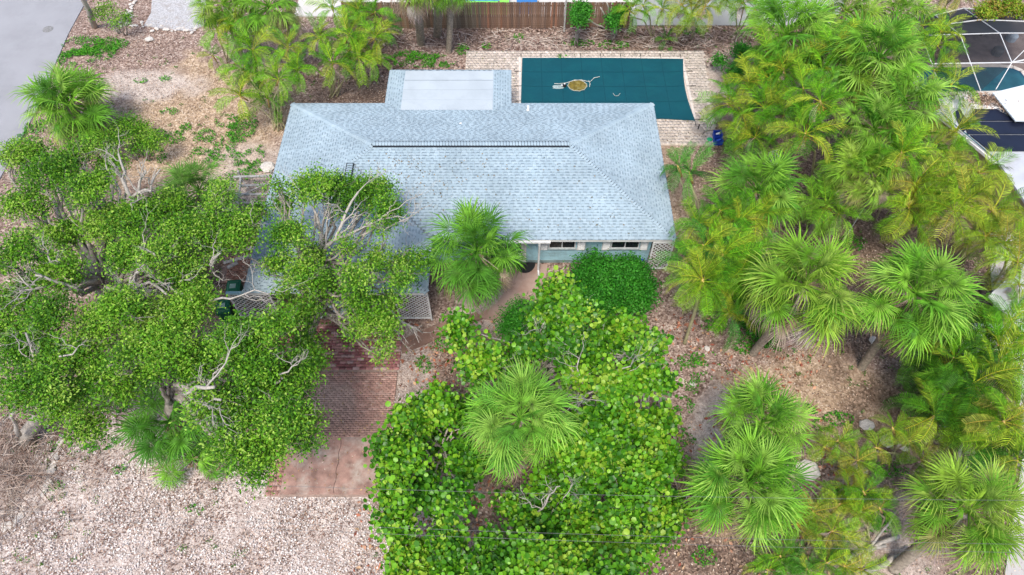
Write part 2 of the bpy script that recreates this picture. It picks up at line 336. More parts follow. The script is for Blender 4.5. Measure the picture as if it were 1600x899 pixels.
def shingle(poly, eave_a, eave_b, name='shingles', parent=None, flip=False):
    u = (eave_b - eave_a).normalized()
    # normal from the widest triple
    n = None
    for i in range(len(poly)):
        c = (poly[(i+1) % len(poly)]-poly[i]).cross(poly[(i+2) % len(poly)]-poly[(i+1) % len(poly)])
        if n is None or c.length > n.length: n = c
    n.normalize()
    if n.z < 0: n = -n
    w = n.cross(u).normalized()
    if w.z < 0: w = -w
    hmax = max((p-eave_a).dot(w) for p in poly); E = .143; b = MB(); rows = int(hmax/E)+1
    for r in range(rows):
        h0, h1 = r*E - (.03 if r == 0 else 0), min((r+1)*E, hmax-.002)
        if h1 - max(h0, 0) < .01: continue
        i0 = clip_row(poly, eave_a, u, w, max(h0, .002)); i1 = clip_row(poly, eave_a, u, w, h1)
        if not i0 or not i1: continue
        P = lambda uu, hh, z: eave_a + u*uu + w*hh + n*z
        # one strip of tabs with uneven lengths
        x = i0[0]; xe = i0[1]; first = True
        cuts = [x]
        x += random.uniform(.05, .3)
        while x < xe - .08: cuts.append(x); x += random.choice((.18, .24, .3, .3, .36)) * random.uniform(.9, 1.1)
        cuts.append(xe)
        def cl(v): return min(max(v, i1[0]), i1[1])
        for k in range(len(cuts)-1):
            a0, a1 = cuts[k]+.004, cuts[k+1]-.004
            t0, t1 = cl(a0), cl(a1); c = random.choice(SH_L); zz = .030 + random.uniform(-.002, .003)
            b.add([P(a0,h0,zz), P(a1,h0,zz), P(t1,h1,.006), P(t0,h1,.006), P(a0,h0,0), P(a1,h0,0)], [(0,1,2,3), (4,5,1,0)], c)
        # darker laminated tabs, only the lower part of the course shows
        x = i0[0] + random.uniform(.02, .2)
        while x < xe - .2:
            ln = random.choice((.10, .13, .16, .2)); hh = h0 + .045
            if x > i1[0] and x+ln < i1[1]:
                c = random.choice(SH_D)
                b.add([P(x,h0-.004,.038), P(x+ln,h0-.004,.038), P(x+ln,hh,.031), P(x,hh,.031), P(x,h0-.004,.005), P(x+ln,h0-.004,.005)], [(0,1,2,3), (4,5,1,0)], c)
            x += ln + random.choice((.10, .13, .18, .25))
    o = b.build(name, M_SHING, parent); tag(o, kind='stuff'); return o
deck = MB()
faces = [[Fr, RR, RL, Cb, G], [A, Bk, RR, RL], [Bk, Fr, RR], [A, Ew, Dw, Cb, RL], [Ew, Fw, Dw], [Fw, G, Cb, Dw]]
for f in faces: deck.add([p - Vector((0, 0, .012)) for p in f], [tuple(range(len(f)))])
roof = deck.build('roof', mat('roof_deck', (.24, .29, .33), .9), house)
shingle([Fr, RR, RL, Cb, G], G, Fr, parent=roof)
shingle([A, Bk, RR, RL], Bk, A, parent=roof)
shingle([Bk, Fr, RR], Fr, Bk, parent=roof)
shingle([A, Ew, Dw, Cb, RL], A, Ew, parent=roof)
shingle([Ew, Fw, Dw], Ew, Fw, parent=roof)
shingle([Fw, G, Cb, Dw], Fw, G, parent=roof)
def ridge_caps(a, b, parent, w=.15, drop=.045, lift=.03, name='ridge_caps', col=None, st=.143, gp=.034):
    d = (b-a); L_ = d.length; d.normalize(); s = d.cross(Vector((0, 0, 1))).normalized(); up = s.cross(d).normalized(); m = MB(); k = 0
    while k*st < L_ - .05:
        p0 = a + d*(k*st); p1 = a + d*min(k*st+st-gp, L_); c = random.choice(SH_L); c = col or c; l0, l1 = lift+.024, lift
        vs = [p0 - s*w + up*(l0-drop), p0 + up*l0, p0 + s*w + up*(l0-drop), p1 - s*w + up*(l1-drop), p1 + up*l1, p1 + s*w + up*(l1-drop),
              p0 - s*w + up*(l0-drop-.03), p0 + up*(l0-.03), p0 + s*w + up*(l0-drop-.03)]
        m.add(vs, [(0,1,4,3), (1,2,5,4)], c); m.add(vs, [(6,7,1,0), (7,8,2,1), (6,0,3), (8,5,2)], (.17,.21,.25)); k += 1
    m.add([a - s*w*.96 + up*(lift-drop-.012), a + up*(lift-.008), b - d*.02 + up*(lift-.008), b - d*.02 - s*w*.96 + up*(lift-drop-.012), a + s*w*.96 + up*(lift-drop-.012), b - d*.02 + s*w*.96 + up*(lift-drop-.012)], [(0,1,2,3), (1,4,5,2)], (.07,.09,.12))
    o = m.build(name, M_SHING, parent); tag(o, kind='stuff')
ridge_caps(A, RL, roof); ridge_caps(Bk, RR, roof); ridge_caps(Fr, RR, roof); ridge_caps(Cb, RL, roof); ridge_caps(Ew, Dw, roof); ridge_caps(Fw, Dw, roof)
# ridge vents (raised, dark slots at both sides)
def ridge_vent(a, b):
    m = MB(); u = (b-a).normalized(); s = u.cross(Vector((0, 0, 1))).normalized()
    for sg in (-1, 1): m.obox(a + s*.15*sg + Vector((0, 0, .012)), b + s*.15*sg + Vector((0, 0, .012)), .05, .075)
    o = m.build('ridge_vent', mat('black_vent', (.03, .035, .045), .8), roof)
    ridge_caps(a, b, roof, w=.135, drop=.03, lift=.075, gp=.02)
ridge_vent(RL + Vector((.05, 0, 0)), RR + Vector((-.05, 0, 0))); ridge_vent(Dw + Vector((0, .5, 0)), Cb + Vector((0, -.1, 0)))
# fascia and drip edge round the eaves
fas = MB(); soff = MB()
ring = [Fr, Bk, A, Ew, Fw, G]
for i in range(6):
    a, b_ = ring[i], ring[(i+1) % 6]; d = (b_-a).normalized(); o_ = d.cross(Vector((0, 0, 1))).normalized()*-.012
    fas.obox(a - Vector((0, 0, .09)) + d*.013, b_ - Vector((0, 0, .09)) - d*.013, .024, .17)
fas.build('fascia', M_WHITE, roof)
soff.add([Fr - Vector((0,0,.17)), Bk - Vector((0,0,.17)), A - Vector((0,0,.17)), Ew - Vector((0,0,.17)), Fw - Vector((0,0,.17)), G - Vector((0,0,.17))], [(0,1,2,3,4,5)])
soff.build('soffit', M_WHITE, roof)
# roof pipe
for (px, py, z, h) in ((825, 172, 2.75, .28), (720, 196, 3.1, .16)):
    p = at(px, py, z); v = MB(); v.lathe(p.x, p.y, [(.10, z-.1), (.09, z+.02), (.055, z+.05), (.055, z+h), (.01, z+h)], 12)
    v.build('vent_pipe', M_WHITE, roof, True)
# rear flat-roofed addition
def plate(b, pts, c=None): b.add(pts, [tuple(range(len(pts)))], c)
X0, X1, Y1 = -6.65, -.07, 31.2; xi0, xi1, yi = -5.75, -1.0, 30.82; zi = 2.66
r1, r2, r3, r4 = Vector((X0, 28.0, E_Z)), Vector((X0, Y1, E_Z)), Vector((X1, Y1, E_Z)), Vector((X1, 28.0, E_Z))
q1, q2, q3, q4 = Vector((xi0, 27.75, zi)), Vector((xi0, yi, zi)), Vector((xi1, yi, zi)), Vector((xi1, 27.75, zi))
rr_ = MB()
for f in ([r1, r2, q2, q1], [r2, r3, q3, q2], [r3, r4, q4, q3]): plate(rr_, [p - Vector((0,0,.012)) for p in f])
for a, b_ in ((r1, r2), (r2, r3), (r3, r4)): rr_.obox(a - Vector((0,0,.1)), b_ - Vector((0,0,.1)), .024, .17)
aroof = rr_.build('rear_roof', M_WHITE, house)
shingle([r2, r1, q1, q2], r2, r1, parent=aroof); shingle([r3, r2, q2, q3], r3, r2, parent=aroof); shingle([r4, r3, q3, q4], r4, r3, parent=aroof)
M_MEMB = mat('roof_membrane', (.45, .51, .555), .75, .05, .8, dirt=(.40, .455, .50), dscale=.7)
ys = [27.72, 28.50, 29.28, 30.05, 30.82]
for i in range(4):
    m = MB(); m.box(xi0, ys[i]+.006, zi-.05, xi1, ys[i+1]-.006, zi+.014+.004*(3-i)); m.build('roof_membrane_strip', M_MEMB, aroof)
m = MB()
for y in ys[1:4]: m.box(xi0+.02, y-.028, zi, xi1-.02, y+.010, zi+.020)
m.build('seam_strip', mat('seam', (.22, .26, .30), .8, .3, 1.5), aroof)
# walls
wl = MB()
wy = 20.0; wz = E_Z - .17
wl.box(-4.2, wy, 0, 6.55, wy+.2, wz); wl.box(6.35, wy+.2, 0, 6.55, 27.9, wz); wl.box(-11.0, 27.7, 0, 6.35, 27.9, wz)
wl.box(-11.0, 22.4, 0, -10.8, 27.7, wz); wl.box(-10.8, 22.4, 0, -4.2, 22.6, wz); wl.box(-4.2, 20.2, 0, -4.0, 22.4, wz)
wl.box(-6.2, 27.9, 0, -6.0, 30.8, wz); wl.box(-6.0, 30.6, 0, -.5, 30.8, wz); wl.box(-.7, 27.9, 0, -.5, 30.6, wz)
wl.build('wall', M_WALL, house)
f = MB(); f.box(-4.25, wy-.03, -.05, 6.6, wy-.002, .16); f.build('plinth', mat('foundation', (.22, .30, .31), .9, .3, 3), house)
def window(xa, xb, y=wy, z0=1.12, z1=2.1):
    m = MB(); e = .05
    m.box(xa, y-.05, z0, xb, y-.004, z0+e); m.box(xa, y-.05, z1-e, xb, y-.004, z1)
    mid = (xa+xb)/2
    for x in (xa, mid-e/2, xb-e): m.box(x, y-.05, z0+e, x+e, y-.004, z1-e)
    w = m.build('window', M_WHITE, house)
    for a, b_ in ((xa+e, mid-e/2), (mid+e/2, xb-e)):
        g = MB(); g.box(a, y-.03, z0+e, b_, y-.006, z1-e); g.build('pane', M_GLASS, w)
    s = MB(); s.box(xa-.06, y-.09, z0-.07, xb+.06, y-.002, z0-.004); s.build('sill', mat('painted_sill', (.35, .42, .44), .8, .2, 8), w)
    return w
def xat(px, z): # x on the front wall
    v = (387-449.5)/FPX; t = (CAM_H - z)/(math.sin(PITCH)+v*math.cos(PITCH)); return (px-800)/FPX*t
window(xat(857, 1.2), xat(899, 1.2)); window(xat(954, 1.2), xat(998, 1.2))
for pa, pb in ((844, 856), (901, 914), (940, 953), (999, 1011)):
    xa, xb = xat(pa, 1.1), xat(pb, 1.1); m = MB(); m.box(xa, wy-.045, .98, xb, wy-.003, 2.1); sh = m.build('shutter', M_WHITE, house)
    sl_ = MB()
    for k in range(11): z = 1.05 + k*.092; sl_.add([(xa+.04, wy-.048, z), (xb-.04, wy-.048, z), (xb-.04, wy-.075, z+.03), (xa+.04, wy-.075, z+.03), (xb-.04, wy-.048, z+.06), (xa+.04, wy-.048, z+.06)], [(0,1,2,3), (3,2,4,5)])
    tag(sl_.build('louvre', M_WHITE, sh), kind='stuff')
# front door with glass lights, and its frame
dx0, dx1 = xat(786, 1), xat(819, 1)
m = MB(); m.box(dx0-.1, wy-.06, 0, dx0, wy-.003, 2.15); m.box(dx1, wy-.06, 0, dx1+.1, wy-.003, 2.15); m.box(dx0, wy-.06, 2.06, dx1, wy-.003, 2.15)
dfm = m.build('door_frame', M_WHITE, house)
m = MB(); m.box(dx0+.005, wy-.04, .02, dx1-.005, wy-.004, 2.055); door = m.build('door', M_WHITE, house)
for i in range(3):
    for j in range(4):
        w_ = (dx1-dx0-.24)/3; m = MB(); xa = dx0+.12+i*w_; za = .75+j*.31
        m.box(xa+.02, wy-.046, za+.02, xa+w_-.02, wy-.042, za+.29); m.build('pane', M_GLASS, door)
m = MB(); m.lathe(dx1-.08, wy-.09, [(.03, .98), (.04, 1.0), (.03, 1.04)], 10); m.build('handle', mat('brass', (.5, .4, .2), .3, metal=1), door)
# gutter and downspout
p = at(841, 437); m = MB(); gx = p.x; gy = p.y
m.box(-.9, 19.36, E_Z-.15, 1.75, 19.475, E_Z-.07); gut = m.build('gutter', M_WHITE, house)
m = MB(); m.tube([(gx-.02, 19.38, E_Z-.12), (gx, 19.36, E_Z-.3), (gx, 19.36, .25), (gx+.02, 19.1, .06)], .05, 8); m.build('downspout', M_WHITE, house)
# carport posts, lattice panels
def lattice(x0, x1, y, z0, z1, parent, frame=.07, st=.105):
    m = MB(); n = 0
    def strip(x0, x1, sgn, off):
        s = st*1.414; c = (x0 - (z1-z0)) if sgn > 0 else x0
        k = c
        while k < x1 + (z1-z0):
            # line x = k + sgn*(z - z0)
            a = []; 
            xa, za, xb, zb = k, z0, k + sgn*(z1-z0), z1
            if sgn > 0:
                if xa < x0: za += x0-xa; xa = x0
                if xb > x1: zb -= xb-x1; xb = x1
            else:
                if xa > x1: za += xa-x1; xa = x1
                if xb < x0: zb -= x0-xb; xb = x0
            if zb - za > .03: m.obox((xa, y+off, za), (xb, y+off, zb), .038, .008, up=(0, 1, 0))
            k += s
    strip(x0, x1, 1, -.005); strip(x0, x1, -1, .005)
    g = MB()
    g.box(x0-frame, y-.04, z0-.15, x0, y+.03, z1); g.box(x1, y-.04, z0-.15, x1+frame, y+.03, z1)
    g.box(x0, y-.03, z1-.05, x1, y+.03, z1+.03); g.box(x0, y-.03, z0-.03, x1, y+.03, z0+.02)
    p_ = g.build('lattice_panel', M_WHITE, parent); tag(m.build('lattice_strips', M_WHITE, p_), kind='stuff')
lattice(6.52, 7.36, 19.52, .12, 2.15, house, st=.15)
lattice(-5.1, -3.72, 16.72, .12, 2.1, house, st=.145)
lattice(-12.3, -10.6, 16.72, .12, 2.1, house, st=.16)
m = MB(); m.box(-5.3, 16.66, 2.1, -3.66, 16.78, 2.24); m.box(-12.4, 16.66, 2.135, -10.5, 16.78, 2.24); m.box(-10.5, 16.66, 2.12, -5.3, 16.78, 2.24); m.build('beam', M_WALL, house)

# doormat, hose bucket
p = at(820, 419); m = MB(); n = 14
vs = [(p.x + .52*math.cos(math.pi + math.pi*i/n), 19.93 + .62*math.sin(math.pi + math.pi*i/n), .035) for i in range(n+1)]
m.add(vs + [(x, y, .012) for x, y, z in vs], [tuple(range(n+1))] + [(i, n+1+i, n+1+(i+1) % (n+1), (i+1) % (n+1)) for i in range(n+1)])
tag(m.build('doormat', M_BLACK), 'black half-round doormat at the front door of the blue house', 'doormat')
def bucket(px, py, r, h, col, label, cat, name, z=0):
    p = at(px, py, z); e = empty(name, p, label, cat); m = MB()
    m.lathe(p.x, p.y, [(r*.8, z), (r, z+h), (r*1.08, z+h), (r*1.08, z+h-.03), (r*.93, z+h-.03), (r*.75, z+.03)], 16); m.build('bucket_body', mat(name+'_plastic'+str(col), col, .4, .06), e)
    m = MB(); m.tube([(p.x + r*math.cos(t), p.y - .03, z + h + r*.5*math.sin(t)) for t in np.linspace(0, math.pi, 9)], .008, 5); m.build('handle', M_WHITE, e); return e
bucket(1000, 415, .17, .32, (.02, .07, .42), 'blue bucket by the wall next to the white lattice', 'bucket', 'bucket')

# ---------------------------------------------------------------- pool deck, pool, cover
PAV = [(.54,.475,.415), (.56,.49,.43), (.52,.455,.395), (.55,.475,.42), (.58,.515,.46), (.51,.445,.39)]
px0, px1, py0, py1 = .55, 10.25, 30.1, 35.2
sheet('pool_deck', [(-2.8, 31.3), (-2.8, 36.0), (11.75, 36.0), (11.3, 27.9), (7.0, 27.9), (7.0, 29.2), (-.5, 29.2), (-.5, 31.3)], .02, mat('deck_sand', (.58, .51, .45), .95, .2, 6), z0=-.1)
def inpool(x, y): return (px0-.15 < x < px1+.15 and py0-.15 < y < py1+.15) or (x < -.4 and y < 31.3) or (x > 11.3 + (y-27.9)*.055) or (x < 7 and y < 29.2)
bricks('deck_pavers', -2.8, 27.92, 11.8, 35.98, .23, .23, .052, PAV, gap=.008, h=.04, skip=inpool)
cp = MB()
for a in ((px0-.15, py0-.15, px1+.15, py0), (px0-.15, py1, px1+.15, py1+.15), (px0-.15, py0, px0, py1), (px1, py0, px1+.15, py1)): cp.box(a[0], a[1], 0, a[2], a[3], .06)
pool = empty('swimming_pool', (5.4, 32.6, 0), 'rectangular backyard swimming pool with pale coping behind the blue house', 'swimming pool')
cp.build('coping', mat('coping_stone', (.66, .60, .55), .85, .12, 4, .3, 30), pool)
m = MB(); m.box(px0, py0, .004, px1, py1, .01); m.build('basin_water', mat('dark_water', (.01, .02, .02), .1), pool)
# cover: stretched mesh sheet with a few sags, curved outline like in the photo
def cover():
    nx, ny = 80, 42; V = []; C = []
    edge_t = lambda u: at(815 + u*(1068-815), 92 + (3 if .72 < u else 0)*((u-.72)/.28 if u > .72 else 0), .09)
    for j in range(ny+1):
        v = j/ny
        for i in range(nx+1):
            u = i/nx
            l = Vector((.48, 30.15, 0)).lerp(Vector((.62, 35.25, 0)), v); r = Vector((10.32, 29.75, 0)).lerp(Vector((10.38, 35.15, 0)), v)
            r.x += -.22*math.sin(math.pi*v)
            p = l.lerp(r, u); p.y += (-.10*math.sin(math.pi*u*5)**2*(1-v)*.4) + .12*math.sin(math.pi*u)*(v-.5)*.8
            if v < .01 and u > .68: p.y += .12*math.sin((u-.68)/.32*math.pi)
            d = math.hypot(p.x - 4.0, (p.y - 33.0)*1.1); ed = min(u, 1-u)*9.8, min(v, 1-v)*5.1
            z = .085 - .05*min(1, min(ed)/.8) - .004*math.exp(-(d/1.0)**2)
            z += .008*math.sin(p.x*6+p.y)*math.sin(p.y*5) if min(ed) > .3 else 0
            V.append((p.x, p.y, z)); C.append((1, 1, 1))
    i = np.arange(ny)[:, None]*(nx+1) + np.arange(nx)[None]; F = np.stack([i, i+1, i+nx+2, i+nx+1], -1).reshape(-1, 4)
    return np.array(V), F, np.array(C)
cov = empty('pool_cover', (5.4, 32.6, 0), 'dark teal mesh safety cover stretched over the backyard pool', 'pool cover')
V_, F_, C_ = cover(); M_TEAL = mat('teal_mesh', (.002, .072, .098), .6, .10, .7, .2, 60, dirt=(.003, .085, .108), dscale=.8)
o = link('cover_sheet', np_mesh('cover_sheet', V_, F_, C_, M_TEAL, True), cov)
def covz(x, y): k = np.argmin((V_[:, 0]-x)**2 + (V_[:, 1]-y)**2); return V_[k, 2]
M_TEALD = mat('teal_webbing', (.002, .062, .086), .7, .1)
for k in range(1, 8):
    x = px0 + k*(px1-px0)/8; m = MB()
    ptsz = [(x, y, covz(x, y)+.006) for y in np.linspace(30.25, 35.1, 30)]
    for a, b_ in zip(ptsz, ptsz[1:]): m.obox(a, b_, .05, .004)
    m.build('strap', M_TEALD, cov)
for y in (31.4, 32.7, 34.0):
    m = MB(); ptsz = [(x, y, covz(x, y)+.009) for x in np.linspace(.7, 10.1, 60)]
    for a, b_ in zip(ptsz, ptsz[1:]): m.obox(a, b_, .05, .004)
    m.build('strap', M_TEALD, cov)
M_SPR = mat('spring_steel', (.10, .09, .085), .5, .1)
for (x, y, dx, dy) in [(px0 + k*(px1-px0)/8, 35.25, 0, .4) for k in range(0, 9)] + [(.55, y, -.4, 0) for y in (31.4, 32.7, 34.0)] + [(10.25, y, .55, .02) for y in (29.85, 31.4, 32.7, 34.0)] + [(10.3, 29.75, .0, -.4), (7.9, 29.85, 0, -.35)]:
    m = MB(); m.tube([(x, y, .085), (x+dx*.45, y+dy*.45, .09)], .012, 5); m.tube([(x+dx*.45, y+dy*.45, .09), (x+dx, y+dy, .075)], .026, 6); m.build('spring_anchor', M_SPR, cov)
# puddle of debris, pump and hose
pc = at(902, 135, .0)
m = MB(); n = 28; rim = [(.55*math.cos(2*math.pi*i/n)*(1+.05*math.sin(i*1.9)), .48*math.sin(2*math.pi*i/n)*(1+.06*math.cos(i*2.3))) for i in range(n)]
m.add([(pc.x, pc.y, .062)] + [(pc.x+a*.6, pc.y+b*.6, .062) for a, b in rim] + [(pc.x+a, pc.y+b, .056) for a, b in rim], [(0, 1+i, 1+(i+1) % n) for i in range(n)] + [(1+i, 1+n+i, 1+n+(i+1) % n, 1+(i+1) % n) for i in range(n)])
pud = empty('debris_puddle', (pc.x, pc.y, 0), 'round puddle of brown and green debris in the middle of the teal cover', 'puddle')
m.build('murky_water', mat('murky_algae', (.16, .12, .02), .5, .5, 5, .8, 14, dirt=(.30, .26, .09), dscale=4), pud)
m = MB(); m.tube([(pc.x+a*1.0, pc.y+b*1.0, .06) for a, b in rim + rim[:1]], .022, 6); m.build('scum_rim', mat('scum', (.42, .42, .36), .8, .3, 9), pud)
pm = at(882, 134, .1); m = MB(); m.lathe(pm.x, pm.y, [(.10, .04), (.11, .12), (.09, .2), (.04, .22)], 12)
pe = empty('cover_pump', (pm.x, pm.y, 0), 'small black pump with a pale hose beside the puddle on the pool cover', 'pump')
m.build('pump_body', M_BLACK, pe); m = MB(); m.tube([(pm.x-.13, pm.y+.02, .15), (pm.x-.16, pm.y, .09)], .06, 8); m.lathe(pm.x+.0, pm.y, [(.05, .22), (.05, .25)], 8); m.build('pump_cap', M_WHITE, pe)
m = MB(); pts = [at(x, y, .09) for x, y in ((866, 131), (874, 131), (884, 130), (896, 126), (908, 125), (916, 127), (922, 128), (928, 122), (937, 120))]; m.tube(pts, .018, 6); m.build('hose', mat('pale_hose', (.55, .56, .52), .5), pe)
m = MB(); m.tube([at(x, y, .085) for x, y in ((920, 126), (922, 131), (921, 136))], .02, 5); m.tube([at(x, y, .085) for x, y in ((958, 146), (961, 150), (966, 150), (969, 146))], .012, 5); m.build('hose_offcut', mat('pale_hose', (.55, .56, .52), .5), pe)
# white powder stain beside the pump is dried residue
m = MB(); q0 = at(872, 136, .06); m.add([(q0.x+.38*math.cos(t)*random.uniform(.6, 1.1), q0.y+.22*math.sin(t)*random.uniform(.6, 1.1), covz(q0.x, q0.y)+.012) for t in np.linspace(0, 6.0, 14)], [tuple(range(14))])
m.build('dried_residue', mat('residue', (.30, .38, .38), .9, .3, 12), cov)

# umbrella base, hose, blue crates, green disc on the deck
p = at(1090, 204, .05); e = empty('umbrella_base', p, 'round stone umbrella base with a black tube on the pool deck', 'umbrella base'); m = MB()
m.lathe(p.x, p.y, [(.33, .055), (.34, .10), (.28, .13), (.08, .16)], 20); m.build('base_disc', mat('base_stone', (.38, .33, .29), .85, .25, 6), e)
m = MB(); m.lathe(p.x, p.y, [(.03, .16), (.03, .5)], 10); m.lathe(p.x+.03, p.y, [(.015, .38), (.03, .4), (.015, .42)], 8); m.build('tube', M_BLACK, e)
p = at(1109, 218, .06); m = MB(); m.lathe(p.x, p.y, [(.15, .056), (.16, .066), (.13, .085), (.05, .088)], 18)
tag(m.build('plastic_disc', mat('green_plastic', (.03, .45, .18), .5)), 'small bright green plastic disc lying near the blue tubs', 'disc')
m = MB(); m.tube([at(x, y, .08) for x, y in ((1097, 211), (1101, 206), (1108, 204), (1116, 203), (1124, 204))], .022, 6)
tag(m.build('garden_hose', mat('dull_hose', (.20, .17, .15), .7)), 'short dull hose lying on the pavers beside the umbrella base', 'hose')
def crate(px, py, label):
    p = at(px, py, .05); e = empty('storage_tub', p, label, 'tub', 'blue tubs at the deck corner'); m = MB(); M = mat('blue_plastic', (.015, .06, .45), .4, .1)
    a, b_, h = .23, .17, .30; z = .055
    m.box(p.x-a, p.y-b_, z, p.x+a, p.y+b_, z+.02); m.box(p.x-a, p.y-b_, z+.02, p.x-a+.02, p.y+b_, z+h); m.box(p.x+a-.02, p.y-b_, z+.02, p.x+a, p.y+b_, z+h); m.box(p.x-a+.02, p.y-b_, z+.02, p.x+a-.02, p.y-b_+.02, z+h); m.box(p.x-a+.02, p.y+b_-.02, z+.02, p.x+a-.02, p.y+b_, z+h)
    m.build('tub_body', M, e); m = MB(); m.box(p.x-a-.02, p.y-b_-.02, z+h-.03, p.x+a+.02, p.y-b_-.003, z+h+.01); m.box(p.x-a-.02, p.y+b_+.003, z+h-.03, p.x+a+.02, p.y+b_+.02, z+h+.01); m.build('rim', M, e)
    m = MB(); m.obox((p.x-.1, p.y, z+.2), (p.x+.12, p.y+.03, z+.26), .12, .02); m.build('lid_scrap', M_WHITE if py < 215 else mat('blue_lid', (.04,.12,.6), .4), e)
crate(1120, 214, 'blue plastic tub at the deck corner, the one nearer the pool'); crate(1121, 224, 'blue plastic tub at the deck corner, the one nearer the house side yard')

# ---------------------------------------------------------------- wooden fence at the back
fence = empty('wooden_fence', (-1, 38.3, 0), 'tall brown wooden picket fence along the back of the yard', 'fence'); FW = [(.17,.11,.08), (.20,.13,.09), (.15,.105,.08), (.22,.15,.11), (.24,.13,.085)]
pk = MB(); pk.box(-.066, -.01, 0, .066, .01, 1.83); pk.c = [(1, 1, 1)]*8; pkm = pk.mesh('picket', tintmat('fence_wood', .9, 'obj', 0, .15, noise=.35, nscale=8))
x = -10.4; k = 0
while x < 7.3:
    o = bpy.data.objects.new('picket', pkm); COL.objects.link(o); o.parent = fence; o.location = (x+1, random.uniform(-.008, .008), -.03 + random.uniform(-.01, .015)); o.rotation_euler = (0, random.uniform(-.006, .006), 0)
    c = random.choice(FW); d = random.uniform(.8, 1.15) * (1.25 if -1.5 > x else 1.0)
    o.color = (c[0]*d*(.85 if x < -2 else 1.05), c[1]*d, c[2]*d, 1); x += .137; k += 1
for x in np.arange(-10.4, 7.4, 2.4):
    m = MB(); m.box(x-.05, 38.32, -.05, x+.05, 38.42, 1.8, (.2, .14, .1)); m.build('fence_post', M_TIMBER, fence)
for z in (.35, 1.5):
    m = MB(); m.box(-10.5, 38.314, z, 7.4, 38.35, z+.09, (.2, .14, .1)); m.build('rail', M_TIMBER, fence)
# pale garden wall to the right of the fence, ground beyond, a green and blue play slide behind the fence
sheet('back_patio', [(-14, 39.5), (9.5, 39.5), (9.5, 52), (-14, 52)], .01, mat('pale_patio', (.62, .60, .57), .9, .1, 1))
gw = empty('garden_wall', (13, 38.6, 0), 'pale grey panel wall right of the wooden fence at the back', 'wall')
for i in range(8):
    m = MB(); xa = 7.7+i*1.6; m.box(xa+.01, 38.55, 0, xa+1.58, 38.63, 1.9); m.build('panel', mat('pale_panel', (.62, .66, .70), .6, .06, 1), gw)
    m = MB(); m.box(xa-.05, 38.50, 0, xa+.01-.002, 38.68, 1.98); m.build('post', mat('pale_panel', (.62, .66, .70), .6, .06, 1), gw)
e = empty('play_mat', (-1.0, 40.0, 0), 'bright green and blue inflatable mat lying just beyond the wooden fence', 'play mat'); m = MB(); m.box(-3.7, 39.6, .02, -.2, 41, .9); m.build('green_side', mat('lime_vinyl', (.25, .75, .10), .4), e)
m = MB(); m.box(-3.1, 39.75, .903, -.8, 41, 1.0); m.build('blue_panel', mat('blue_vinyl', (.15, .45, .8), .4), e)
m = MB(); m.box(.3, 39.7, .02, 1.6, 41, .8); m.build('blue_block', mat('navy_vinyl', (.05, .2, .5), .4), e)
# thin post standing before the fence, with a vine
m = MB(); p = at(881, 45); m.tube([(p.x, p.y-.3, 0), (p.x, p.y-.3, 3.4)], .055, 8)
tag(m.build('vine_post', mat('post_grey', (.45, .44, .42), .8, .2)), 'thin grey post with a vine at its foot standing before the wooden fence', 'post')

# ---------------------------------------------------------------- foliage builders
def spray(P, size, col, shape='leaf', aspect=.5, up=.9, wild=.7):
    n = len(P); Nm = np.tile(np.array([[0, -.15, up]]), (n, 1)) + RS.normal(size=(n, 3))*wild
    return leaves(P, Nm, size, col, shape, aspect)
GREEN_OAK = [(0.039, 0.129, 0.009), (0.065, 0.206, 0.011), (0.103, 0.292, 0.014), (0.155, 0.361, 0.019), (0.224, 0.421, 0.034), (0.31, 0.482, 0.077)]
GREEN_GRAPE = [(0.029, 0.126, 0.006), (0.05, 0.185, 0.008), (0.076, 0.252, 0.009), (0.109, 0.319, 0.012), (0.151, 0.37, 0.017), (0.202, 0.412, 0.021), (0.277, 0.445, 0.038)]
GREEN_HEDGE = [(0.021, 0.136, 0.009), (0.03, 0.196, 0.012), (0.043, 0.246, 0.015), (0.076, 0.306, 0.03)]
def crown_cloud(lobes, n_cl, per, leaf, cols, shape='leaf', aspect=.5, flat=.62, cr=.24, wild=.7, young=.35):
    """lobes: (x,y,z,r). twig clusters on and in each lobe, each a spray of small blades"""
    P = []; I = []; tot = sum(l[3]**2 for l in lobes); cols = np.array(cols); CC = []
    for (x, y, z, r) in lobes:
        k = max(3, int(n_cl * r*r/tot)); d = unit(RS.normal(size=(k, 3))); d[:, 2] = np.where(d[:, 2] < -.35, -d[:, 2]*.6, d[:, 2])
        rad = r * RS.uniform(.35, 1.08, (k, 1))**.6; c = np.array([[x, y, z]]) + d*rad*np.array([[1, 1, flat]])
        base = np.clip(RS.normal(.46, .27, k) + RS.normal(0, .14), 0, 1)
        for cc, b in zip(c, base):
            m = RS.poisson(per)+3; q = RS.normal(size=(m, 3))*cr*np.array([1, 1, .55]) + cc
            P.append(q); ci = np.clip((b + RS.normal(0, .11, m)) * len(cols), 0, len(cols)-1).astype(int); CC.append(cols[ci])
    P = np.vstack(P); C = np.vstack(CC)*(1 + RS.uniform(-.15, .15, (len(P), 1)))
    P[:, 2] = np.maximum(P[:, 2], .08)
    return spray(P, np.clip(RS.normal(1, .28, len(P)), .45, 1.7)*leaf, C, shape, aspect, wild=wild)
def wob(a, b, n=6, amp=.15, sag=0):
    a = Vector(a); b = Vector(b); L_ = (b-a).length; out = [a]; off = Vector((0, 0, 0))
    for i in range(1, n):
        t = i/n; off = off*.6 + Vector((random.gauss(0, 1), random.gauss(0, 1), random.gauss(0, .7)))*amp*L_*.25
        out.append(a.lerp(b, t) + off*(math.sin(math.pi*t)) + Vector((0, 0, sag*math.sin(math.pi*t))))
    return out + [b]
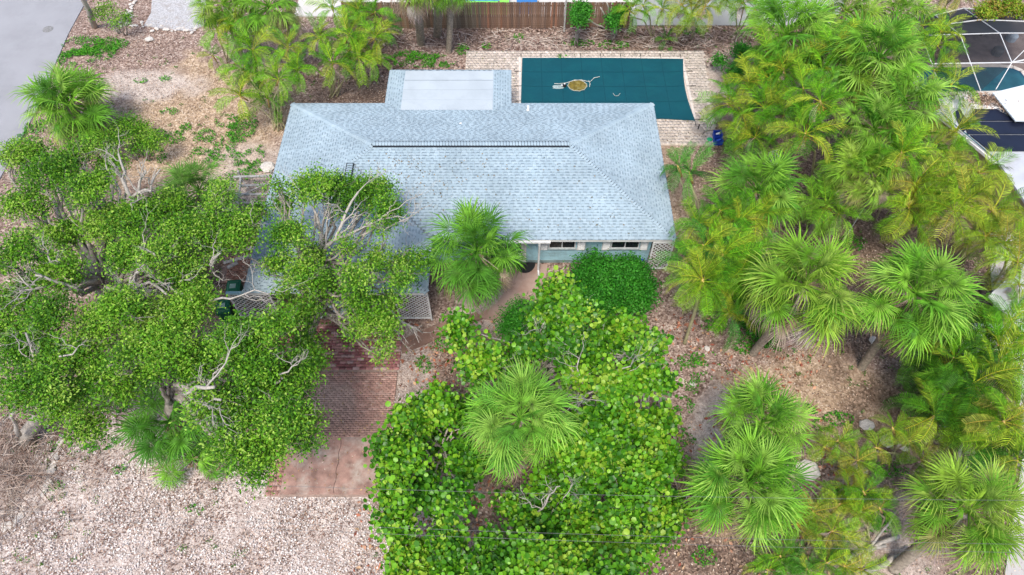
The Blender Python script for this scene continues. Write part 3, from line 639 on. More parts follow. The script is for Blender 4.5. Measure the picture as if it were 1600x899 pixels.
def branchy(m, a, b, r0, r1, depth=2, amp=.2, kids=3, n=6, c=None):
    pts = wob(a, b, n, amp); m.tube(pts, list(np.linspace(r0, r1, len(pts))), 7 if r0 > .06 else 5, c)
    if depth > 0:
        for k in range(kids):
            i = random.randint(1, len(pts)-1); p = pts[i]; L_ = (Vector(b)-Vector(a)).length*random.uniform(.35, .6)
            d = ((Vector(b)-Vector(a)).normalized() + Vector((random.gauss(0, .7), random.gauss(0, .7), random.gauss(.15, .4)))).normalized()
            rr0 = (r0 + (r1-r0)*i/(len(pts)-1))*.6; branchy(m, p, p + d*L_, rr0, rr0*.35, depth-1, amp*1.2, kids, 5, c)
def tree(name, base, top, r0, lobes, n_cl, per, leaf, cols, label, cat, shape='leaf', aspect=.5, bare=(), flat=.62, cr=.24, leafmat=None, group=None, bark=None, extra_limb=1, wild=.7):
    n_cl = int(n_cl*.86)
    e = empty(name, base, label, cat, group); m = MB(); base = Vector(base); top = Vector(top)
    pts = wob(base - Vector((0, 0, .1)), top, 7, .12); m.tube(pts, list(np.linspace(r0*1.25, r0*.75, len(pts))), 9)
    m.tube([base + Vector((0, 0, -.1)), base + Vector((0, 0, .35))], [r0*1.7, r0*1.1], 9)
    for (x, y, z, r) in lobes:
        if random.random() > extra_limb: continue
        p = pts[random.randint(4, 7)] if len(lobes) > 2 else pts[-1]; tgt = Vector((x, y, z - r*.15))
        mid = p.lerp(tgt, .55) + Vector((random.gauss(0, .25), random.gauss(0, .25), random.uniform(-.5, .1)))
        a = wob(p, mid, 4, .2)[:-1] + wob(mid, tgt, 4, .25); rr = r0*.58*min(1, .5 + r*.35); m.tube(a, list(np.linspace(rr, rr*.3, len(a))), 7)
        for k in range(3): branchy(m, a[-1-k], tgt + Vector((random.gauss(0, 1)*r*.6, random.gauss(0, 1)*r*.6, random.uniform(0, .6)*r)), rr*.35, rr*.1, 1, .3, 3, 4)
    m.build('trunk', bark or M_BARK, e, True)
    V, F, C = crown_cloud(lobes, n_cl, per, leaf, cols, shape, aspect, flat, cr, wild)
    o = link('crown', np_mesh('crown', V, F, C, leafmat or M_LEAF), e)
    for (a, b, r) in bare:
        bm_ = MB(); branchy(bm_, a, b, r, r*.4, 3, .22, 4, 6); bm_.build('bare_branch', M_DEAD, e, True)
    return e
KR = .84; KZ = .09
def lob(lst, z, spread=1.0, sub=2):
    out = []
    for it in lst:
        px, py, rp = it[:3]; zz = max(.5, (it[3] if len(it) > 3 else z) + random.gauss(0, KZ)*z); p = at(px, py, zz); r = rp/ppm(py, zz)*KR; out.append((p.x, p.y, zz, r))
        for k in range(sub):
            a = random.uniform(0, 6.28); q = r*random.uniform(.6, .95); out.append((p.x + q*math.cos(a), p.y + q*math.sin(a), zz + random.uniform(-.9, .3)*r*.7, r*random.uniform(.4, .6)))
    return out
B = lambda a, b, r: (at(*a), at(*b), r)

# ---------------------------------------------------------------- the oaks
ld = lob([(75,275,42),(140,300,36),(30,240,28,4.5),(60,245,30,4.5),(120,240,30,4.6),(40,320,34),(210,345,44),(160,350,38),(90,370,34,4.5),(255,320,34),(290,370,40),(330,345,30),(345,300,20),(370,355,34),(30,395,40),(90,420,40),(200,400,36),(300,430,38),(245,400,30),(340,385,20),(402,335,20,4.6),(385,365,18),(170,260,26,4.2)], 5.8)
tree('live_oak', at(170, 500), at(160, 440, 3.6), .32, ld, 2100, 33, .103, GREEN_OAK, 'spreading oak with twisted grey limbs at the left, behind the palmetto', 'tree',
     bare=[B((150,440,4.5),(30,455,6.0),.10), B((165,450,4.5),(260,460,6.2),.10), B((205,310,5.6),(185,240,7.0),.09), B((205,310,5.6),(250,265,7.0),.07), B((250,430,5.6),(240,395,6.8),.07), B((210,320,5.2),(228,268,6.6),.08), B((190,325,5.2),(165,255,6.2),.06), B((110,430,5),(75,400,6.6),.07), B((330,430,5),(345,395,6.6),.07), B((190,455,5.2),(215,425,6.8),.08), B((130,455,5),(55,430,6.4),.08), B((225,450,5),(300,470,6.3),.09), B((360,360,5),(395,350,6),.06), B((330,300,5),(355,330,6),.05)])
ld = lob([(30,470,40),(85,490,38),(40,545,44),(100,560,44),(150,520,40),(160,590,42),(60,610,38),(110,630,34),(20,610,30),(190,560,26),(140,660,30,4.0),(200,610,22,4.2),(10,520,34)], 6.0)
tree('live_oak', at(40, 690), at(70, 600, 3.6), .26, ld, 1200, 33, .103, GREEN_OAK, 'dense oak at the left edge above the brush pile', 'tree',
     bare=[B((30,680,1.5),(20,620,4.5),.10), B((75,620,4),(40,520,6.5),.08), B((60,560,5.5),(120,545,6.8),.06)])
ld = lob([(230,500,44),(300,480,42),(372,525,34),(428,508,28),(260,550,44),(330,560,46),(400,560,46),(460,590,40),(390,620,46),(450,650,40),(370,680,42),(430,700,32),(410,735,24,4.5),(320,640,36),(480,660,26,4.8),(480,560,24,5),(190,480,34),(235,590,24,5.0),(480,690,18,4.6)], 6.3)
tree('live_oak', at(272, 690), at(270, 590, 3.8), .30, ld, 1950, 33, .103, GREEN_OAK, 'bushy oak overhanging the left side of the brick driveway', 'tree',
     bare=[B((275,600,4.6),(335,605,6.9),.13), B((285,615,4.8),(345,625,6.6),.10), B((330,470,6),(420,460,7.3),.05), B((430,600,6),(465,570,7),.05)])
ld = lob([(490,292,36),(535,300,36),(585,308,38),(608,335,28),(445,318,18,5.4),(455,372,32),(490,395,18),(435,410,22,5),(470,430,28),(445,452,16,4.8),(500,440,24),(592,400,22),(645,415,30,5),(560,430,26),(625,440,20),(560,470,28,5),(590,500,32,4.6),(610,470,18,4.6),(470,490,30,4.4),(555,515,16,4.2),(597,545,14,3.6),(430,293,12),(480,530,18,3.8),(520,455,16,4.6),(545,385,14,5.5)], 6.2, sub=2)
tree('live_oak', at(478, 560), at(505, 410, 4.6), .22, ld, 1550, 30, .10, GREEN_OAK, 'open crowned oak leaning over the front of the blue house roof', 'tree',
     bare=[B((505,400,5),(560,300,7.0),.09), B((505,390,5),(610,330,7),.09), B((500,400,5),(480,310,7),.08), B((560,370,5.6),(640,340,6.9),.06), B((600,470,4.5),(625,530,3.2),.07), B((600,480,4.5),(660,520,3.0),.06), B((470,480,3.5),(560,505,3.4),.13), B((560,430,5.5),(560,500,4.6),.06), B((430,420,3.5),(380,400,3.2),.06)])
# shrub by the road palm and other broadleaf shrubs
def shrub(name, pts, z, n_cl, per, leaf, cols, label, shape='leaf', aspect=.5, flat=.8, cr=.2, sub=2, cat='shrub'):
    l = lob(pts, z, sub=sub); x = sum(a[0] for a in l)/len(l); y = sum(a[1] for a in l)/len(l)
    e = empty(name, (x, y, 0), label, cat); m = MB()
    for a in l: m.tube(wob((x + (a[0]-x)*.25, y + (a[1]-y)*.25, -.05), (a[0], a[1], a[2]), 4, .2), [.05, .04, .03, .025, .015], 6)
    m.build('stems', M_BARK, e, True)
    V, F, C = crown_cloud(l, n_cl, per, leaf, cols, shape, aspect, flat, cr)
    link('foliage', np_mesh('foliage', V, F, C, M_LEAF), e); return e
shrub('shrub', [(205,205,34),(170,222,22),(240,222,18)], 1.3, 260, 22, .10, GREEN_OAK, 'loose light green shrub growing right of the roadside fan palm')
shrub('round_shrub', [(930,425,40),(985,430,38),(960,455,48),(905,445,26),(1000,460,28),(985,475,26),(920,470,30)], 1.1, 900, 24, .12, GREEN_HEDGE, 'big rounded dark green shrub under the front windows', flat=.75, sub=1)
shrub('shrub', [(815,495,32),(845,520,26),(800,520,22)], .9, 330, 20, .085, GREEN_HEDGE, 'fine leaved dark shrub beside the bend of the front path', sub=1)
shrub('shrub', [(907,18,16),(905,32,11)], 2.0, 160, 18, .13, [(.04,.22,.015), (.06,.27,.02), (.03,.15,.012)], 'bright green leafy bush against the fence, left of the pale stems', sub=1)
shrub('shrub', [(958,32,11),(968,20,11)], 1.6, 110, 16, .13, [(.04,.22,.015), (.06,.27,.02), (.03,.15,.012)], 'bright green leafy bush against the fence, right of the pale stems', sub=1)
shrub('shrub', [(1160,82,16),(1150,110,15),(1125,95,10),(1170,100,13)], .9, 220, 16, .12, GREEN_HEDGE, 'dark green shrub beyond the right corner of the pool deck', sub=1)
shrub('shrub', [(1555,14,20),(1535,20,14),(1580,10,16),(1600,22,14)], 1.7, 260, 18, .13, [(.22,.33,.02), (.30,.36,.03), (.12,.28,.015), (.35,.24,.06)], 'yellow green shrub beside the far end of the screened pool cage', sub=1)
shrub('shrub', [(165,20,22),(190,34,18)], 1.1, 130, 12, .10, GREEN_OAK, 'sparse roadside shrub at the foot of the pale leaning trunk', sub=1)
shrub('shrub', [(1195,522,16),(1170,508,12)], .5, 80, 14, .12, GREEN_HEDGE, 'low dark shrub below the clump of feather palms right of the lattice', sub=1)
# leaning pale trunk at the top left
m = MB(); m.tube([at(148, 42), at(138, 15, 1.6), at(122, -15, 3.4), at(110, -50, 5)], [.19, .15, .13, .12], 9)
tag(m.build('palm_trunk', M_DEAD, None, True), 'pale leaning bare trunk beside the road at the top left', 'trunk')
m = MB()
for a, b in (((946, 45), (918, 30, 1.0)), ((950, 46), (938, 12, 2.2)), ((955, 46), (948, 4, 2.4)), ((960, 44), (975, 6, 2.4))): m.tube(wob(at(*a), at(*b), 4, .1), [.07, .06, .05, .045, .04], 7)
tag(m.build('tree_stems', M_DEAD, None, True), 'cluster of bare pale stems standing against the fence between two bushes', 'tree')

# sea grape trees
BG = mat('smooth_bark', (.46, .42, .37), .8, .25, 5, .3, 20)
def grape(base, top, lst, z, n, label, bare=()):
    l = lob(lst, z, sub=2)
    return tree('sea_grape', at(*base), at(*top), .13, l, int(n*.76), 17, .15, GREEN_GRAPE, label, 'tree', 'round', flat=.55, cr=.25, bark=BG, bare=bare, wild=.8, leafmat=tintmat('glossy_foliage', .4, 'attr', .10, .35, noise=.1))
KR = .70; KZ = .17
grape((850,640), (850,560,2.4), [(720,520,34),(760,555,34,3.6),(870,460,42,4.2),(850,500,36),(900,490,36,4.2),(930,545,44),(880,540,36),(975,520,42),(1010,545,34,3.6),(1000,590,36,3.6),(820,545,30),(740,585,24,3.4),(1035,600,20,3.2),(960,600,36),(790,570,26,3.4),(905,590,30,3.6)], 3.9, 900, 'lime green sea grape tree with tall pale stems nearest the front windows',
      [B((860,560,3.0),(850,505,4.8),.05), B((870,600,3),(915,625,4.6),.07), B((910,620,3.6),(990,560,4.8),.045), B((760,560,3),(790,575,4.3),.04), B((905,640,3),(905,560,4.9),.05)])
grape((700,800), (690,700,1.8), [(680,640,44),(640,670,34),(730,650,28,2.6),(625,720,38),(680,710,42),(730,720,34),(610,770,30),(660,770,42),(712,775,24),(620,820,30),(640,860,34),(700,840,30,2.4),(600,700,22,2.6)], 3.0, 900, 'bushy sea grape tree along the right edge of the brick driveway')
grape((970,760), (960,700,1.9), [(930,660,38),(980,660,40),(1020,680,30,2.8),(900,710,40),(960,720,44),(1015,740,34),(910,760,38),(975,780,40),(1040,660,20,2.6),(1045,720,20,2.4),(870,690,26,2.8),(860,760,36),(1030,800,24,2.4)], 3.2, 850, 'sea grape tree with broad leaves right of the shaggy fan palm among the sea grapes')
grape((830,920), (830,860,1.5), [(850,820,42),(800,790,22,2.6),(910,830,42),(970,840,38),(770,860,34,2.6),(830,880,44),(900,890,46),(710,890,40),(970,900,38),(650,900,36,2.6),(780,910,40),(1000,860,24,2.4)], 3.0, 850, 'low sea grape tree spreading along the bottom edge of the picture', [B((840,800,2.8),(875,760,4.4),.04), B((870,790,2.8),(895,755,4.4),.03)])
grape((1010,570), (1010,555,.4), [(1045,780,18,.9),(1040,830,20,.8),(1010,820,18,.9),(1060,800,10,.6)], .9, 60, 'low sea grape suckers on the bare ground right of the sea grape thicket')

KR = .84; KZ = .09
# ---------------------------------------------------------------- palms
def fan_mesh(name, seed, droop, nseg=32, dead=False):
    r = random.Random(seed); m = MB(); P = .57
    pet = [(P*t, 0, -.05*droop*t*t + .02) for t in (0, .5, 1)]
    m.tube(pet, [.016, .012, .009], 4)
    hx, hz = P, -.05*droop + .02; L = .47; sp = math.radians(158 if not dead else 70)
    for i in range(nseg):
        a = -sp + 2*sp*i/(nseg-1) + r.gauss(0, .02); da = sp/nseg*1.05; ln = L*(.78 + .22*math.cos(a*.6))*r.uniform(.9, 1.06)
        # costa: segments near the middle start farther out along the curved rib
        cx = .16*math.cos(a*.5)**2; cz = -.06*droop*cx*4
        ca, sa = math.cos(a), math.sin(a); tw = r.gauss(0, .05)
        def pt(rr, off):
            x = hx + cx*.6 + rr*ca - off*sa; y = rr*sa + off*ca
            z = hz + cz*.4 - droop*(.55*rr**2 + 1.3*max(0, rr-.4*L)**2) + .22*abs(sa)*rr*(1-rr/L*.9)
            if dead: z -= rr*.1; y *= .7
            return (x, y, z)
        w1 = .34*ln*math.tan(da)*.92; d2 = r.uniform(-.02, .03)*1
        p0 = pt(.01, 0); e1 = pt(.34*ln, w1); e2 = pt(.34*ln, -w1); c1 = list(pt(.34*ln, 0)); c1[2] += .010
        f1 = pt(.70*ln, w1*.62+d2); f2 = pt(.70*ln, -w1*.62+d2); t = pt(ln, d2*2 + tw*.3); t = (t[0], t[1], t[2]-r.uniform(0, .08)*(1+droop))
        br_ = r.uniform(.7, 1.25)
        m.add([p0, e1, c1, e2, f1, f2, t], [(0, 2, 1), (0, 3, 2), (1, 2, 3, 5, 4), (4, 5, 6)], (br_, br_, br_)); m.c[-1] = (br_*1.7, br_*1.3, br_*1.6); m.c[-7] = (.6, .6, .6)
    return m.mesh(name, M_FROND)
def feather_mesh(name, seed, arch, nl=19, wid=.34, lw=.0135, lift=.38):
    r = random.Random(seed); m = MB(); n = 9; ra = []
    for i in range(n+1):
        t = i/n; ra.append(Vector((t*(1-.18*arch*t), 0, .10*t - arch*.42*t**2.2)))
    m.tube(ra, list(np.linspace(.013, .004, n+1)), 4, (1.9, 1.3, 1.5))
    def at_(t):
        f = t*n; i = min(int(f), n-1); return ra[i].lerp(ra[i+1], f-i), (ra[i+1]-ra[i]).normalized()
    for k in range(nl):
        t = .20 + .80*k/(nl-1); p, d = at_(t); ln = wid*(math.sin(math.pi*min(1, (t-.08)*.93))**.6)*r.uniform(.9, 1.08)
        for s in (-1, 1):
            up = Vector((0, 0, 1)); side = Vector((0, s, 0)); dr_ = (d*.62 + side*.85 + up*lift).normalized(); q = p + d*r.uniform(-.006, .006)
            mid = q + dr_*ln*.5; tip = q + dr_*ln*.88 + Vector((0, 0, -.30*ln*(1+.6*arch))) + d*.05; w = d*lw
            br_ = r.uniform(.45, 1.45); dr2 = Vector((r.uniform(-.03, .03), r.uniform(-.02, .02), r.uniform(-.05, .02)))
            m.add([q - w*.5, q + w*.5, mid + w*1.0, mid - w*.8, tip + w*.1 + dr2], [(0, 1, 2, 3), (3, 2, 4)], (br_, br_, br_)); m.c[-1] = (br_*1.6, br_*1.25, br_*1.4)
    return m.mesh(name, M_FROND)
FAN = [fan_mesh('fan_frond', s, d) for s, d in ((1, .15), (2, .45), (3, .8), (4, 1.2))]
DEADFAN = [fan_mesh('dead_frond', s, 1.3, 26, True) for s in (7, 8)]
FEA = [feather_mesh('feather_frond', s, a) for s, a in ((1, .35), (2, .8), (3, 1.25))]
C_FAN = [(0.14, 0.344, 0.023), (0.102, 0.288, 0.019), (0.177, 0.391, 0.033), (0.074, 0.233, 0.017), (0.223, 0.409, 0.056)]
C_FANY = [(0.214, 0.372, 0.033), (0.167, 0.353, 0.026), (0.26, 0.4, 0.056), (0.121, 0.298, 0.019)]
C_ARE = [(0.088, 0.29, 0.009), (0.132, 0.352, 0.012), (0.066, 0.229, 0.009), (0.194, 0.37, 0.018), (0.264, 0.37, 0.026)]
C_AREY = [(0.187, 0.34, 0.017), (0.246, 0.357, 0.025), (0.119, 0.289, 0.013), (0.289, 0.323, 0.043)]
C_AREG = [(.045,.22,.02), (.07,.27,.025), (.035,.16,.018)]
C_DARK = [(.045,.17,.012), (.07,.23,.015), (.035,.13,.010), (.12,.30,.02)]
C_DEAD = [(.40,.31,.22), (.48,.40,.31), (.33,.24,.16), (.52,.46,.40)]
def put_frond(me, name, parent, loc, az, el, sc, col, roll=None, jit=.15):
    o = bpy.data.objects.new(name, me); COL.objects.link(o); o.parent = parent; o.location = loc
    o.rotation_euler = (random.uniform(-.6, .6) if roll is None else roll, -el, az); o.scale = (sc, sc*random.uniform(.9, 1.1), sc)
    d = random.uniform(1-jit, 1+jit); o.color = (col[0]*d, col[1]*d, col[2]*d, 1); return o
def trunk_rings(m, pts, r, n=9, step=.12, flare=1.25):
    pts = [Vector(p) for p in pts]; tot = sum((b-a).length for a, b in zip(pts, pts[1:])); k = max(4, int(tot/step)); out = []; rad = []
    for i in range(k+1):
        s = tot*i/k; j = 0
        while j < len(pts)-2 and s > (pts[j+1]-pts[j]).length: s -= (pts[j+1]-pts[j]).length; j += 1
        out.append(pts[j].lerp(pts[j+1], min(1, s/(pts[j+1]-pts[j]).length)))
        rad.append(r*(1 + .10*(i % 2)) * (flare if i == 0 else 1))
    m.tube(out, rad, n)
def fan_palm(cx, cy, z, rpx, label, n=38, cols=C_FAN, dead=5, base=None, tr=.17, group=None, lo=-.75, skirt_dir=None):
    c = at(cx, cy, z); R = rpx*.94/ppm(cy, z); b = Vector((c.x + random.uniform(-.3, .3), c.y + random.uniform(-.2, .3), 0)) if base is None else at(*base)
    e = empty('fan_palm', b, label, 'palm tree', group); m = MB()
    trunk_rings(m, [b - Vector((0, 0, .1)), b.lerp(c, .5) + Vector((0, 0, -.1*z)), c - Vector((0, 0, .05))], tr); m.build('trunk', M_PTRUNK, e, True)
    m = MB()
    for k in range(14):                                  # cut leaf bases round the top of the trunk
        a = k*2.4; h = -.06*k; q = c + Vector((0, 0, h)); d = Vector((math.cos(a), math.sin(a), .9)); m.obox(q + d*.10, q + d*.32, .07, .03, up=(-d.y, d.x, 0))
    m.build('leaf_bases', mat('leaf_boot', (.34, .25, .16), .9, .3, 8), e)
    loc = c - b
    n = int(n*1.12)
    for k in range(n):
        t = (k+.5)/n; az = k*2.39996 + random.gauss(0, .4); s = 1.0 - t*(1 - math.sin(lo)); el = math.asin(max(-.98, min(.98, s))) if True else 0
        el = min(el, 1.3) + random.gauss(0, .22); v = 0 if el > .9 else 1 if el > .35 else 2 if el > -.15 else 3
        sc = R/.98*random.uniform(.84, 1.1)*(1.0 if el < .8 else .9)
        if el > .5: v = min(v+1, 3)
        col = random.choice(cols)
        if el < -.3 and random.random() < .35: col = (.30, .30, .10)
        put_frond(FAN[v], 'frond', e, loc + Vector((0, 0, .1*math.sin(el))), az, el, sc, col)
    for k in range(int(dead*2.4)):
        az = random.uniform(0, 6.28); put_frond(DEADFAN[k % 2], 'dead_frond', e, loc - Vector((0, 0, .1)), az, random.uniform(-1.15, -.35), R*random.uniform(.8, 1.1), random.choice(C_DEAD))
    return e
def crown_feather(e, loc, R, n, cols, lo=-.35, deadn=0, hi=1.25):
    for k in range(n):
        t = (k+.5)/n; az = k*2.39996 + random.gauss(0, .2); el = hi - (hi-lo)*t + random.gauss(0, .1); v = 0 if el > .7 else 1 if el > .2 else 2
        if random.random() < .3: v = min(v+1, 2)
        put_frond(FEA[v], 'frond', e, loc, az, el, R*random.uniform(.88, 1.1), random.choice(cols), jit=.2)
    for k in range(deadn): put_frond(FEA[2], 'dead_frond', e, loc, random.uniform(0, 6.28), random.uniform(-1.2, -.7), R*.7, random.choice(C_DEAD))
M_CANE = mat('cane', (.36, .34, .20), .6, .3, 5)
M_TANC = mat('crownshaft', (.50, .36, .12), .6, .3, 5)
def areca(bx, by, crowns, label, R=1.5, n=9, cols=C_ARE, group=None, cane=.035, fruit=0, deadn=1, extra=0):
    """bx,by: photo place of the foot; crowns: (px,py,z) heads of its canes"""
    b = at(bx, by); e = empty('feather_palm', b, label, 'palm tree', group); m = MB(); ms = MB()
    heads = [at(*c) for c in crowns]
    for k in range(extra):
        h = random.choice(heads); heads.append(b + (h-b)*random.uniform(.35, .8) + Vector((random.gauss(0, .6), random.gauss(0, .6), 0)))
    for h in heads:
        m = MB(); ms = MB(); f = b + Vector((random.gauss(0, .18), random.gauss(0, .18), -.05)); mid = f.lerp(h, .55) + Vector((0, 0, .06*h.z)); mid.x += (f.x-h.x)*.12; mid.y += (f.y-h.y)*.12
        trunk_rings(m, [f, mid, h - Vector((0, 0, .35))], cane, 7, .15, 1.2)
        d = (h-mid).normalized(); ms.tube([h - d*.5, h - d*.1, h + d*.15], [cane*1.1, cane*1.5, cane*.6], 7)
        crown_feather(e, h-b, R*random.uniform(.85, 1.1), int(n*1.25), cols, deadn=deadn); m.build('cane', M_CANE, e, True); ms.build('crownshaft', M_TANC, e, True)
    if fruit:
        for h in heads[:fruit]:
            q = MB()
            for k in range(26):
                d = Vector((random.gauss(0, .25), -.1 + random.gauss(0, .2), -.25 + random.gauss(0, .22))); q.tube([h - Vector((0, 0, .2)), h + d*.7, h + d], [.012, .014, .006], 4)
            tag(q.build('flower_stalk', mat('orange_stalk', (.55, .30, .06), .7, .3, 9), e), kind='stuff')
    return e

fan_palm(108,165,2.3,72, 'shaggy fan palm standing alone beside the road at upper left', 46, C_FAN, 8, tr=.2)
fan_palm(745,395,4.2,86, 'fan palm in front of the roof, left of the front door', 40, [(.08,.25,.02),(.11,.30,.025),(.15,.36,.03),(.06,.20,.015)], 8)
fan_palm(812,655,4.6,90, 'dense fan palm rising out of the middle of the sea grapes', 48, [(.14,.36,.03),(.11,.31,.03),(.18,.41,.04),(.23,.43,.06)], 6)
fan_palm(1257,448,5.6,98, 'large fan palm with dead fronds at its skirt, left one of an even pair', 44, C_FANY, 14)
fan_palm(1430,460,5.6,92, 'large rounded fan palm, right one of an even pair above bare litter', 48, C_FAN, 12)
fan_palm(1190,662,4.4,80, 'fan palm on the bare ground right of the sea grapes, upper of two touching', 42, C_FAN, 4)
fan_palm(1168,758,4.6,100, 'widest fan palm right of the sea grapes, lower of two touching', 50, C_FAN, 9)
fan_palm(1512,800,4.6,92, 'fan palm at the bottom right on a thick grey leaning trunk', 42, C_FANY, 14, base=(1398,888), tr=.21)
fan_palm(266,660,1.8,74, 'dark fan palm growing low under the driveway oak, left one by the gravel', 26, [(.08,.26,.025),(.11,.31,.03),(.06,.21,.02)], 1, lo=-.5)
fan_palm(300,718,.9,60, 'low palmetto with few fronds at the gravel edge under the driveway oak', 13, [(.10,.30,.02),(.16,.36,.03)], 2, lo=-.3, tr=.1)
fan_palm(345,722,.8,34, 'small palmetto beside the driveway, half hidden under the oak', 9, [(.10,.30,.02),(.16,.36,.03)], 1, lo=-.2, tr=.08)
fan_palm(312,300,3.4,62, 'fan palm poking out behind the left oak near the timber frame', 30, [(.09,.23,.03),(.12,.27,.04)], 8)
fan_palm(1228,55,5.5,84, 'tall fan palm with hanging fronds at the top, right of the pool', 42, C_FAN, 4)
fan_palm(1320,20,5.2,56, 'fan palm cut by the top edge, left of the screened cage', 30, C_FANY, 5)
fan_palm(1372,95,6.2,82, 'bright green fan palm near the screened cage, upper of the tall group', 44, C_FAN, 3)
fan_palm(1410,160,6.0,66, 'bright fan palm touching the left side of the screened cage', 38, C_FAN, 4)
fan_palm(1365,205,5.4,70, 'fan palm in the middle of the thicket between the two lots', 38, C_FAN, 7)
fan_palm(1400,22,4.8,52, 'small headed fan palm at the top edge beside the cage', 26, C_FANY, 7)
fan_palm(1182,300,4.6,74, 'fan palm by the right corner of the roof, under the feather palms', 38, C_FAN, 8)
fan_palm(1330,262,4.8,52, 'yellowing fan palm hanging over a patch of dark mulch in the thicket', 24, C_FANY, 8)
fan_palm(1360,270,5.0,58, 'fan palm behind the slim white stem in the thicket', 28, C_FANY, 8)
fan_palm(420,12,4.4,62, 'fan palm among the feather palms at the top left', 32, C_FAN, 5)
fan_palm(350,8,4.2,52, 'fan palm at the top edge beside the white gravel', 26, C_FANY, 4)
fan_palm(648,-28,5.2,50, 'fan palm with a rough trunk before the fence, left one of three', 24, C_FANY, 9, base=(658,68), tr=.24)
fan_palm(684,-36,5.4,50, 'fan palm with a criss-cross booted trunk before the fence, middle one of three', 24, C_FANY, 7, base=(683,55), tr=.24)
fan_palm(704,-26,4.8,46, 'fan palm with a smooth pale trunk before the fence, right one of three', 20, C_FANY, 6, base=(701,80), tr=.17)

# feather palms : foot, heads
areca(435,200, [(395,80,4.2),(450,75,4.2),(435,125,3.6),(380,110,3.2),(465,110,3.4),(375,150,2.6)], 'clump of leaning feather palms with visible canes near the back left roof corner', 1.5, 10, C_ARE, extra=2)
areca(520,148, [(500,60,4.2),(545,55,4.0),(560,90,3.2),(520,100,3.4),(585,60,3.6)], 'clump of feather palms left of the flat roofed addition', 1.45, 10, C_ARE, extra=2)
areca(545,70, [(560,15,3.8),(520,15,4.2),(585,20,3.6)], 'feather palm clump at the top edge, left end of the wooden fence', 1.4, 10, C_ARE, extra=1)
areca(355,95, [(340,45,3.2),(370,40,3.4),(330,15,3.6)], 'feather palm clump beside the white gravel drive', 1.3, 9, C_ARE, extra=1)
areca(340,105, [(333,88,1.0)], 'small feather palm alone in the tan litter left of the clumps', 1.0, 7, C_ARE, deadn=0)
areca(614,75, [(603,45,1.5)], 'single green feather palm before the left part of the fence', 1.1, 9, C_AREG)
areca(1022,55, [(1005,10,3.0),(1035,15,2.8),(985,18,2.4)], 'drooping feather palm in front of the pale wall, left one', 1.3, 10, C_ARE, extra=0)
areca(1085,60, [(1065,8,3.2),(1100,12,3.2),(1080,25,2.6)], 'yellow tipped feather palm in front of the pale wall, middle one', 1.4, 11, C_AREY, deadn=3)
areca(1155,45, [(1160,5,3.6),(1180,15,3.0),(1135,0,3.4)], 'feather palm in front of the pale wall, right one', 1.4, 10, C_ARE, deadn=2)
areca(1040,68, [(1040,62,.5)], 'small green palm seedling between pool deck and pale wall', .9, 8, C_DARK, deadn=0)
areca(1195,215, [(1170,130,4.6),(1205,125,5.0),(1160,180,3.8),(1195,170,4.4),(1225,180,4.4),(1180,215,3.2)], 'large feather palm clump right of the blue tubs', 1.6, 10, C_ARE, extra=2)
areca(1230,260, [(1225,110,5.6),(1255,140,5.8),(1200,90,5.2),(1265,195,5.0)], 'feather palm clump behind the white plastic chair', 1.5, 9, C_ARE)
areca(1272,300, [(1282,160,6.6),(1258,210,5.4)], 'pair of tall slim feather palms with thin ringed stems in the thicket', 1.7, 12, C_ARE, cane=.055, fruit=2)
areca(1300,150, [(1300,80,6),(1330,120,5.8),(1285,110,5.5)], 'feather palm clump between two bright fan palms at the top', 1.5, 9, C_ARE)
areca(1085,365, [(1060,262,3.6),(1078,272,3.0)], 'slim feather palm leaning over the right side of the roof', 1.45, 8, C_AREG, cane=.05, deadn=0)
areca(1130,400, [(1125,330,4.6),(1155,345,4.6),(1090,350,4.4),(1180,340,4.4)], 'feather palm clump touching the right eave of the blue house', 1.6, 11, C_ARE, extra=1)
areca(1080,545, [(1098,440,4.2)], 'single feather palm with an orange crownshaft below the right roof corner', 1.75, 17, C_ARE, cane=.075, deadn=0)
areca(1150,480, [(1130,400,4.6),(1165,410,4.4),(1190,420,3.8),(1125,450,3.2),(1170,460,3.0),(1100,385,4.4),(1075,410,3.8),(1150,440,4.0),(1140,490,2.4)], 'dark green feather palm clump below the right roof corner', 1.6, 10, C_AREG + C_ARE, extra=2)
areca(1300,365, [(1290,320,3.2),(1310,335,3.0),(1270,315,3.0)], 'bright green feather palm above the left of the paired fan palms', 1.5, 11, [(.13,.33,.02), (.16,.36,.03)], fruit=1)
areca(1370,345, [(1408,240,6.0)], 'slim feather palm on a white leaning stem in the middle of the thicket', 1.5, 12, C_ARE, cane=.05, fruit=1)
areca(1440,350, [(1430,290,4.8),(1455,310,4.6),(1420,325,4.2),(1475,290,4.6)], 'feather palm clump with an orange flower stalk above the right fan palm', 1.6, 11, C_AREY, extra=1, fruit=2)
areca(1500,410, [(1530,270,5.4),(1510,310,5.2),(1550,330,4.8),(1490,330,4.8)], 'yellow feather palm clump before the neighbour roof', 1.6, 10, C_AREY, extra=1, fruit=1)
areca(1440,262, [(1450,235,4.5),(1480,250,4.4),(1430,215,4.6)], 'feather palm clump at the neighbour wall, below the debris heap', 1.4, 9, C_ARE + C_AREY)
areca(1500,250, [(1492,205,4.4)], 'arching yellow feather palm reaching over the dark roof panels', 1.6, 10, C_AREY, deadn=3)
areca(1490,160, [(1485,135,3.6),(1460,110,3.8)], 'pale feather palm hanging over the neighbour pool', 1.5, 9, C_ARE, deadn=1)
areca(1478,90, [(1470,50,4.2),(1440,40,4.4),(1465,72,3.6)], 'feather palm growing at the left side of the screened cage', 1.4, 9, C_ARE, deadn=1)
areca(1470,22, [(1478,-10,3.6),(1500,-6,3.4)], 'feather palm at the top edge with fronds over the screened cage', 1.2, 8, C_AREY, deadn=3)
